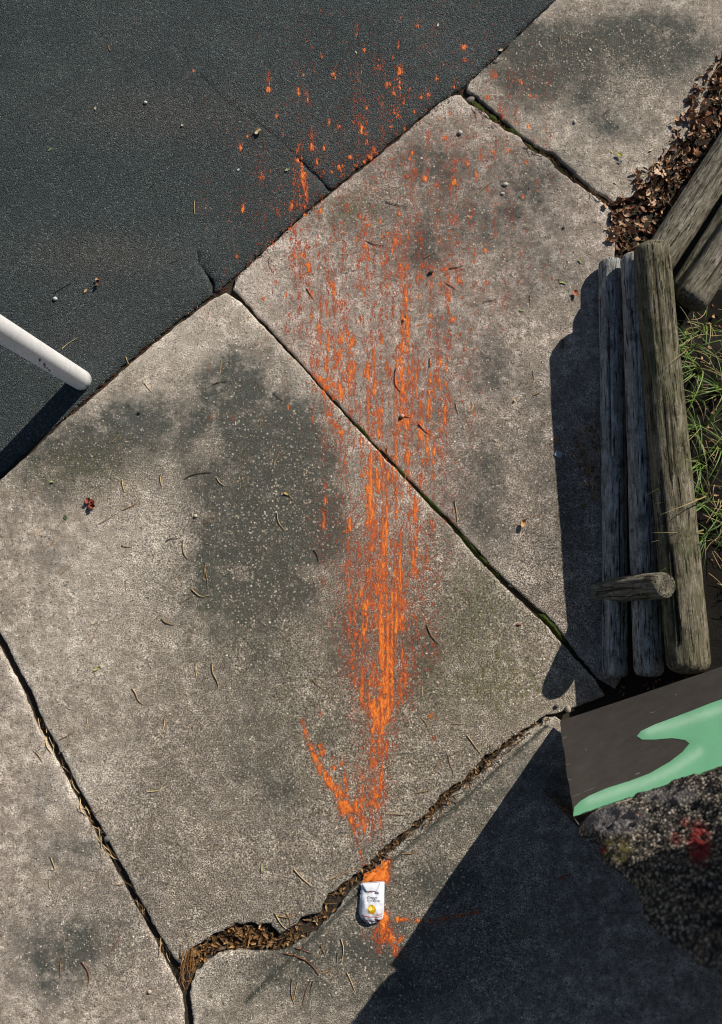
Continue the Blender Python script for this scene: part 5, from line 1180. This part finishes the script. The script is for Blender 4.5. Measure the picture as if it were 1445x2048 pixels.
pebble(1148, 1420, 9, 9, (.28, .24, .2), 'small brown stone beside the pale concrete crumb', .7)
pebble(1113, 1412, 9, 8, (.09, .085, .08), 'dark stone at the corner where three slabs meet', .8)
pebble(279, 826, 7, 6, (.045, .04, .035), 'dark seed on the upper left of the big slab', .8)
pebble(1125, 912 - 225, 9, 20, (.10, .09, .075), 'dark clump of grit left of the upper log shadow', .5)
# gum nut with an orange coated stalk
gn = empty('gum_nut', gp(805, 832)); tag(gn, 'pinkish round gum nut with orange stalk inside the splash', 'gum nut')
vs, fs = lathe([(.001, 0), (.006, .001), (.0095, .005), (.0095, .010), (.006, .014), (.001, .0155)], 14); o = meshobj('nut', vs, fs, plain('nut_skin', (.62, .34, .25), .6, .3, .15), gn, smooth=True)
vs, fs = lathe([(.0016, 0), (.002, .018), (.0013, .034)], 6); o = meshobj('stalk', vs, fs, MO if False else plain('orange_coat', (.75, .17, .03), .5), gn, smooth=True); o.rotation_euler = (0, math.pi / 2, -.1); o.location = (.006, 0, .004)
# grey plastic cap in the shade
cp = empty('plastic_cap', gp(1118, 908)); tag(cp, 'small square blue grey plastic chip in the shade left of the leaf drift', 'plastic chip')
bw = .0165; vs = []
for (s, z) in ((1, 0), (1.0, .005), (.9, .0068)):
    for (a, b) in ((-1, -.8), (-.8, -1), (.8, -1), (1, -.8), (1, .8), (.8, 1), (-.8, 1), (-1, .8)): vs.append((a * bw * s, b * bw * .85 * s, z))
fs = [(i * 8 + k, i * 8 + (k + 1) % 8, (i + 1) * 8 + (k + 1) % 8, (i + 1) * 8 + k) for i in range(2) for k in range(8)] + [tuple(range(16, 24))]
MCAP = plain('grey_plastic', (.30, .36, .42), .45, .4, .1); o = meshobj('plate', vs, fs, MCAP, cp); o.rotation_euler = (0, 0, -.5)
vs = [(x * .009, y * .0015 + .002, z) for z in (.0070, .0082) for x, y in ((-1, -1), (1, -1), (1, 1), (-1, 1))]
o = meshobj('ridge', vs, [(4, 5, 6, 7), (0, 1, 5, 4), (1, 2, 6, 5), (2, 3, 7, 6), (3, 0, 4, 7)], plain('pale_plastic', (.5, .56, .6), .45), cp); o.rotation_euler = (0, 0, -.5)
# cigarette butt
cb = empty('cigarette_butt', gp(1173, 965)); tag(cb, 'cigarette butt in the shade beside the lowest log', 'cigarette butt')
for nm, z0, z1, col in (('paper', 0, .011, (.72, .70, .68)), ('filter', .0112, .031, (.48, .26, .12))):
    vs, fs = lathe([(.0041, z0), (.0042, z0 + .001), (.0042, z1 - .001), (.0040, z1)], 12); o = meshobj(nm, vs, fs, plain(nm, col, .8), cb, smooth=True); o.rotation_euler = (math.pi / 2, 0, .55); o.location = (-.006, .012, .0045)
# loose stick on the rough wall top
sk = empty('painted_stick', A(1289, 1703, .93)); tag(sk, 'short pale stick with a red painted end lodged on the rough concrete', 'stick')
sk.location += Vector((0, 0, .05))
d_ = (A(1342, 1731, 1.02) - A(1286, 1703, .98)); d_.normalize()
vs, fs = lathe([(.003, 0), (.0042, .004), (.0042, .07), (.004, .072)], 10); o1 = meshobj('stick_shaft', vs, fs, plain('cream_wood', (.55, .42, .28), .7), sk, smooth=True)
vs, fs = lathe([(.0043, .0722), (.0043, .115), (.003, .118)], 10); o2_ = meshobj('red_end', vs, fs, plain('red_paint', (.55, .07, .06), .5), sk, smooth=True)
for o in (o1, o2_): o.rotation_euler = d_.to_track_quat('Z', 'Y').to_euler()

# ------------------------------------------------------------------ twigs and needles, each lying where it lies in the photograph
TWL = [
 ([(555, 1025), (556, 1045), (571, 1061)], 2.4, 'p', 'hooked pale twig on the dark stain, left of the splash'),
 ([(628, 1100), (636, 1110), (638, 1128)], 2.2, 'd', 'dark twig at the right rim of the dark stain'),
 ([(625, 1359), (638, 1372), (660, 1385)], 1.8, 't', 'thin curved twig left of the densest orange, low on the big slab'),
 ([(631, 1408), (632, 1430)], 1.4, 't', 'tiny upright twig below the thin curved one beside the splash'),
 ([(854, 1249), (862, 1272), (880, 1289)], 2.4, 't', 'double curved brown twig right of the lower splash'),
 ([(910, 1002), (914, 1022), (917, 1052)], 2.2, 'p', 'forked pale twig above the mossy joint', [[(917, 1040), (922, 1022)]]),
 ([(962, 1099), (968, 1118), (980, 1130)], 2.2, 'p', 'curved twig dipping into the mossy joint'),
 ([(934, 1470), (948, 1488), (962, 1507)], 2.2, 'p', 'straight pale twig on the big slab just above the needle filled joint'),
 ([(897, 1512), (901, 1528), (908, 1546)], 1.8, 't', 'thin upright twig left of the straight pale one'),
 ([(864, 1546), (876, 1530), (888, 1519)], 1.8, 't', 'forked faint twig low on the big slab', [[(868, 1532), (882, 1522)]]),
 ([(829, 1585), (852, 1584), (876, 1573)], 1.6, 't', 'long faint twig lying level above the joint'),
 ([(775, 1628), (795, 1628), (812, 1630)], 2.0, 't', 'level twig right of the foot of the splash'),
 ([(904, 1447), (926, 1447)], 1.5, 't', 'short level twig right of the lower splash'),
 ([(843, 1435), (852, 1444), (857, 1456)], 1.8, 't', 'small bent twig below the two orange dots'),
 ([(844, 1368), (845, 1392)], 1.5, 'p', 'short upright pale needle right of the splash'),
 ([(955, 1375), (958, 1392)], 1.6, 'o', 'short olive needle on the mossy part of the big slab'),
 ([(614, 576), (621, 586), (630, 600)], 2.6, 'r', 'orange stained twig at the upper left of the splash'),
 ([(540, 512), (538, 528), (546, 542)], 1.6, 't', 'thin twig at the upper left corner of the middle slab'),
 ([(443, 720), (442, 747)], 1.6, 'p', 'thin yellow upright needle near the top of the big slab'),
 ([(426, 770), (440, 764), (456, 763)], 1.8, 'd', 'dark level twig near the top of the big slab'),
 ([(548, 785), (556, 794), (566, 801)], 1.6, 'd', 'short dark twig below the upper left of the diagonal joint'),
 ([(520, 855), (522, 840), (527, 829)], 2.0, 't', 'short brown twig at the top of the dark stain'),
 ([(549, 927), (557, 912), (561, 899)], 2.2, 't', 'slanting brown twig in the middle of the dark stain'),
 ([(475, 965), (486, 958), (499, 950)], 1.8, 't', 'slanting twig left of the yellow curled leaf'),
 ([(434, 955), (440, 966), (450, 972)], 2.2, 'p', 'bent pale twig at the left rim of the dark stain'),
 ([(578, 990), (588, 1000)], 1.4, 'p', 'stub of twig touching the yellow curled leaf'),
 ([(489, 912), (492, 900)], 1.8, 'o', 'tiny amber twig in the upper dark stain'),
 ([(690, 546), (700, 541), (712, 540)], 1.3, 'd', 'hair thin dark twig in the upper splash'),
 ([(848, 515), (860, 510), (870, 502)], 2.0, 't', 'slanting twig in the upper splash, right side'),
 ([(894, 566), (903, 569), (912, 577)], 2.4, 'r', 'orange stained twig on the right of the splash'),
 ([(792, 737), (789, 768), (802, 782)], 3.0, 'r', 'long bent twig coated orange in the middle of the splash'),
 ([(838, 847), (848, 858), (857, 866)], 3.0, 'r', 'short thick twig coated orange just above the diagonal joint'),
 ([(860, 716), (861, 738), (860, 728)], 2.4, 'r', 'upright twig coated orange right of the long bent one', [[(860, 725), (867, 728)]]),
 ([(912, 805), (914, 815), (918, 826)], 2.0, 'p', 'pale curved needle right of the splash'),
 ([(938, 822), (946, 818), (947, 808), (943, 801)], 2.2, 'p', 'pale hooked needle beside the curved one right of the splash'),
 ([(774, 896), (776, 912), (770, 926)], 2.6, 'r', 'forked twig coated orange lying across the diagonal joint', [[(775, 908), (768, 900)]]),
 ([(772, 402), (788, 408), (816, 412)], 2.0, 'd', 'long dark twig high on the splashed slab'),
 ([(955, 386), (970, 372), (988, 362)], 1.8, 't', 'slanting twig at the upper right of the splashed slab'),
 ([(736, 482), (746, 488), (768, 491)], 1.8, 'd', 'dark bent twig beside the large orange blots'),
 ([(900, 536), (915, 534), (930, 530)], 1.8, 'd', 'dark level twig right of the upper splash'),
 ([(978, 478), (992, 472)], 1.6, 't', 'short twig right of the upper splash'),
 ([(968, 602), (990, 600)], 1.6, 'd', 'short dark level twig on the middle slab'),
 ([(1060, 590), (1062, 605)], 1.6, 't', 'tiny twig above the pale green leaf on the middle slab'),
 ([(1067, 790), (1078, 786), (1088, 780)], 1.8, 't', 'thin slanting twig by the edge of the log shadow'),
 ([(1066, 742), (1070, 760)], 1.5, 't', 'faint upright twig near the edge of the log shadow'),
 ([(997, 897), (1006, 890)], 1.5, 't', 'faint short twig on the middle slab'),
 ([(1205, 232), (1212, 224), (1222, 218)], 1.4, 'd', 'small dark twig on the upper slab'),
 ([(1120, 68), (1121, 82)], 1.8, 'p', 'small pale upright twig near the top of the upper slab'),
 ([(245, 960), (247, 975), (251, 985)], 2.6, 'p', 'bright bent needle at the upper left of the big slab', [[(252, 978), (259, 966)]]),
 ([(321, 952), (322, 964), (326, 975)], 2.2, 'p', 'faint curved needle right of the bright bent one'),
 ([(246, 1020), (262, 1014), (275, 1006), (284, 996)], 2.2, 't', 'long slanting twig with a thicker tip, right of the red leaf'),
 ([(198, 1048), (218, 1038), (233, 1028)], 1.6, 't', 'long thin straight twig below the red leaf'),
 ([(72, 1072), (79, 1060), (82, 1038)], 2.0, 'p', 'pale bent needle at the left border of the big slab'),
 ([(99, 1092), (110, 1080), (121, 1066)], 1.8, 't', 'slanting brown twig at the left border of the big slab'),
 ([(72, 988), (80, 971)], 1.8, 't', 'short slanting twig under the yellow green border leaf'),
 ([(120, 1151), (135, 1138), (150, 1123)], 1.6, 't', 'long thin slanting twig in the left middle of the big slab'),
 ([(244, 1091), (254, 1094), (265, 1094)], 2.0, 'o', 'small dark olive level twig on the big slab'),
 ([(253, 1182), (252, 1168), (254, 1158)], 2.0, 'p', 'upright yellow needle in the middle left of the big slab'),
 ([(371, 957), (385, 950), (400, 946), (423, 945)], 2.4, 'd', 'long dark twig on the left part of the dark stain'),
 ([(410, 1046), (420, 1040), (428, 1030), (430, 1020)], 1.8, 't', 'forked twig below the cream pebble', [[(427, 1052), (429, 1035)]]),
 ([(367, 1080), (366, 1100), (371, 1112), (377, 1117)], 2.6, 'p', 'bold curved needle left of the dark stain'),
 ([(332, 1082), (344, 1076), (358, 1077)], 1.6, 'd', 'thin dark wavy twig left of the bold curved needle'),
 ([(360, 1160), (367, 1148), (374, 1137)], 1.8, 't', 'slanting twig above the twig cluster'),
 ([(411, 1125), (410, 1140), (407, 1160)], 2.2, 't', 'forked upright orange brown twig left of the stain', [[(411, 1142), (415, 1158), (415, 1172)]]),
 ([(384, 1178), (396, 1190), (404, 1194), (424, 1190)], 2.6, 'p', 'thick twig of the small cluster below the forked one'),
 ([(366, 1203), (380, 1195), (388, 1190)], 1.8, 't', 'left twig of the small cluster'),
 ([(324, 1237), (332, 1246), (350, 1250)], 2.8, 't', 'bold curved brown twig low on the big slab'),
 ([(306, 1242), (322, 1230)], 1.4, 't', 'faint twig just left of the bold curved brown one'),
 ([(182, 1249), (190, 1248), (197, 1244)], 1.6, 't', 'short curved twig in the lower left of the big slab'),
 ([(178, 1290), (188, 1276), (194, 1256)], 1.5, 'r2', 'faint reddish twig below the short curved one'),
 ([(393, 1324), (392, 1340), (394, 1352)], 2.2, 'p', 'upright yellow twig left of the lower stain'),
 ([(425, 1325), (425, 1345), (436, 1362), (438, 1378)], 2.8, 'p', 'bold bent twig below the dark stain'),
 ([(265, 1376), (273, 1386), (276, 1400), (288, 1409)], 2.6, 'p', 'bold hooked needle in the lower middle of the big slab'),
 ([(330, 1436), (329, 1458), (317, 1473)], 2.8, 'p', 'bent golden twig below the hooked needle'),
 ([(121, 1478), (136, 1472), (150, 1462)], 2.0, 't', 'slanting brown twig above the open left joint'),
 ([(118, 1520), (126, 1504), (138, 1490)], 1.8, 't', 'twig leaning out of the open left joint'),
 ([(177, 1431), (176, 1445), (172, 1458)], 1.6, 'p', 'thin pale needle below the lower left of the big slab'),
 ([(296, 1583), (316, 1582), (330, 1575), (338, 1569)], 2.4, 'p', 'long curved pale needle low on the big slab'),
 ([(90, 1475), (91, 1492), (102, 1507)], 2.6, 'p', 'bright curved needle lying in the open joint near the border'),
 ([(69, 1504), (77, 1512), (84, 1526)], 1.8, 't', 'short brown twig at the left border beside the open joint'),
 ([(100, 1715), (105, 1727), (111, 1743), (100, 1741)], 2.6, 'p', 'V shaped pale needle on the left slab'),
 ([(98, 1759), (96, 1772), (101, 1781)], 1.8, 'p', 'small hooked needle under the V shaped one'),
 ([(187, 1766), (192, 1758), (194, 1748)], 1.5, 'r2', 'short reddish twig on the left slab'),
 ([(216, 1908), (228, 1896), (234, 1882), (240, 1872)], 2.0, 'r2', 'wavy reddish twig on the left slab near the tan pebble'),
 ([(162, 1925), (172, 1938), (178, 1952), (176, 1972)], 3.0, 'r2', 'thick curved reddish twig at the bottom of the left slab'),
 ([(121, 1918), (119, 1945), (118, 1975)], 1.8, 't', 'straight upright twig at the bottom of the left slab'),
 ([(430, 1700), (431, 1683)], 1.4, 't', 'thin upright needle above the leaf drift'),
 ([(157, 1596), (160, 1622), (168, 1630), (186, 1650)], 2.6, 'p', 'long bent needle lying along the open joint'),
 ([(176, 1628), (190, 1612), (199, 1601)], 1.6, 't', 'twig leaning across the open joint, upper of two'),
 ([(184, 1628), (198, 1624), (211, 1616)], 1.8, 't', 'twig leaning across the open joint, lower of two'),
 ([(206, 1682), (222, 1716), (240, 1746)], 2.4, 'p', 'long needle inside the open joint below the loose stone'),
 ([(272, 1806), (280, 1825), (296, 1846)], 2.4, 'p', 'long needle inside the lower part of the open joint'),
 ([(232, 1771), (252, 1769)], 1.6, 't', 'short level twig left of the open joint'),
 ([(588, 1737), (603, 1755), (623, 1772)], 2.8, 'p', 'bold straight twig on the big slab left of the pouch'),
 ([(551, 1826), (560, 1845), (578, 1863)], 2.6, 'p', 'curved golden twig above the right part of the leaf drift'),
 ([(555, 1831), (578, 1836), (597, 1826)], 2.6, 't', 'curved twig crossing the golden one above the leaf drift', [[(572, 1826), (581, 1836), (581, 1860)]]),
 ([(662, 1758), (690, 1746), (722, 1731)], 2.0, 't', 'long slanting twig running to the orange pulp'),
 ([(417, 1883), (450, 1878), (490, 1864), (526, 1859)], 5.0, 'd', 'thick dark stick lying on the leaf drift'),
 ([(570, 1906), (600, 1914), (620, 1924), (638, 1949)], 2.8, 'r2', 'long curved reddish twig on the lower slab'),
 ([(585, 1893), (604, 1899), (622, 1906)], 2.4, 'r2', 'straight reddish twig across the scored line'),
 ([(682, 1876), (689, 1896), (684, 1926)], 2.4, 'p', 'long bent pale needle on the lower slab'),
 ([(676, 1905), (675, 1925)], 2.2, 't', 'short needle left of the long bent pale one'),
 ([(646, 1946), (660, 1941), (673, 1934)], 2.2, 't', 'slanting brown twig on the lower slab'),
 ([(585, 1958), (582, 1985), (590, 2009)], 2.4, 't', 'long upright twig at the bottom of the lower slab'),
 ([(596, 1962), (591, 1985), (588, 2004)], 1.8, 'p', 'pale needle beside the long upright twig at the bottom'),
 ([(606, 2008), (611, 1985), (621, 1957)], 1.8, 'r2', 'slanting reddish twig at the bottom of the lower slab'),
 ([(626, 1962), (619, 1988)], 1.5, 'd', 'short dark twig at the bottom of the lower slab'),
 ([(642, 1890), (646, 1898), (651, 1910)], 1.8, 't', 'short brown needle right of the scored line'),
 ([(637, 1916), (645, 1892), (655, 1870)], 1.4, 't', 'thin needle rising from the scored line'),
 ([(694, 1944), (703, 1962), (712, 1985)], 2.2, 'p', 'straight pale twig at the shadow edge, bottom of the lower slab'),
 ([(804, 1708), (826, 1707), (839, 1700)], 2.6, 't', 'curved brown stalk on the lower slab above the pouch'),
 ([(389, 400), (388, 415), (390, 428)], 2.2, 'p', 'upright pale needle alone on the asphalt'),
 ([(217, 88), (218, 100), (224, 100)], 2.0, 't', 'small twig near the top left corner of the asphalt'),
 ([(106, 586), (122, 576), (140, 566)], 1.8, 'd', 'dark slanting twig on the asphalt by the grey white pebble'),
 ([(295, 378), (308, 366), (316, 354)], 1.6, 'd', 'faint dark twig in the left middle of the asphalt'),
 ([(124, 696), (138, 684), (160, 672)], 1.6, 'p', 'long straight needle on the asphalt above the bollard foot'),
 ([(251, 712), (254, 722), (258, 731)], 1.8, 'p', 'short needle near the edge of the asphalt'),
 ([(290, 766), (296, 774), (305, 784)], 2.0, 'p', 'short needle right of the bollard on the big slab'),
 ([(226, 884), (236, 876), (241, 864)], 2.2, 't', 'orange brown twig on the green tinged patch'),
 ([(268, 912), (268, 900)], 1.3, 'r2', 'faint pink needle near the orange brown twig'),
 ([(340, 470 + 55), (356, 520)], 1.3, 'd', 'hair thin dark twig at the middle of the asphalt'),
 ([(1165, 1300 - 60), (1176, 1262)], 1.3, 'p', 'hair thin pale needle in the shade near the post'),
 ([(1190, 1372), (1196, 1356), (1204, 1344)], 1.6, 'p', 'pale needle at the foot of the lowest log'),
]
KM = {'p': TWP, 't': TW, 'd': TWD, 'o': plain('olive_twig', (.17, .15, .04), .7), 'r': plain('orange_coated_twig', (.72, .17, .03), .5, .3, .2), 'r2': plain('reddish_twig', (.22, .085, .045), .7, .2, .3)}
for t in TWL:
    twig(t[0], t[1] * .95, KM[t[2]], t[3], forks=t[4] if len(t) > 4 else (), lift=.0015)

# grit: crumbs too many to count, over the slabs
def crumbs():
    r = np.random.default_rng(77); V = []; F_ = []; T = []; n = 0
    regions = [((60, 1390), (40, 2010), 2300, 1.0, 2.6), ((1090, 1360), (40, 480), 500, 1.2, 3.4), ((360, 600), (1830, 1990), 160, 1.4, 4), ((940, 1240), (200, 700), 250, 1.2, 3.2), ((1130, 1200), (850, 1350), 150, 1.4, 3.6)]
    seam_ = densify([(66, 890), (180, 790), (350, 645), (440, 580), (545, 482), (664, 377), (800, 268), (932, 168), (1062, 42)], 3.0)[:-430]
    for q in range(1500):
        c = seam_[int(r.random() * len(seam_))]; regions.append(((c[0] - 6, c[0] + 7), (c[1] - 6, c[1] + 7), 1, 1.2, 4.0))
    for (xr, yr, k, s0, s1) in regions:
        for _ in range(k):
            px, py = r.uniform(*xr), r.uniform(*yr); x, y = at(px, py); z = gz(x, y)
            if z < -.02: continue
            s = (s0 + (s1 - s0) * r.random() ** 3) * .0011; b0 = len(V); t = r.random(); ax = r.uniform(0, 3.14); e = 1 + r.random() * 1.2
            for (a, b, c) in ((1, 0, .2), (-.4, .9, .1), (-.6, -.8, .2), (0, 0, 1.2), (.3, .1, 0)):
                X_, Y_ = a * s * e, b * s; V.append((x + X_ * math.cos(ax) - Y_ * math.sin(ax), y + X_ * math.sin(ax) + Y_ * math.cos(ax), z + c * s)); T.append(t)
            F_ += [(b0, b0 + 1, b0 + 3), (b0 + 1, b0 + 2, b0 + 3), (b0 + 2, b0, b0 + 3)]
    o = meshobj('grit', V, F_, leaf_mat('grit', [(.05, .04, .03), (.30, .25, .19), (.09, .06, .04), (.45, .40, .33), (.04, .035, .03)], .8), attrs={'tone': ('FLOAT', T)})
    tag(o, 'loose grit and bark crumbs sprinkled over slabs and asphalt', 'grit', kind='stuff')
crumbs()

# dead leaves and stalks on the garden soil
bl = empty('bed_litter', Vector((1.45, -.1, .24))); tag(bl, 'dead leaves and dry stalks on the shade-darkened soil behind the logs', 'litter', kind='stuff')
bp2 = [(1345, 640), (1480, 600), (1480, 1250), (1395, 1250)]
zz_ = lambda x, y: bz(x, y)
scatter_leaves(bl, 90, bp2, zz_, .7, .01, objs=False, seed=71)
needles(bl, 170, bp2, zz_, (15, 60), .0011, .02, 72, material=TWP, tiltz=.3)
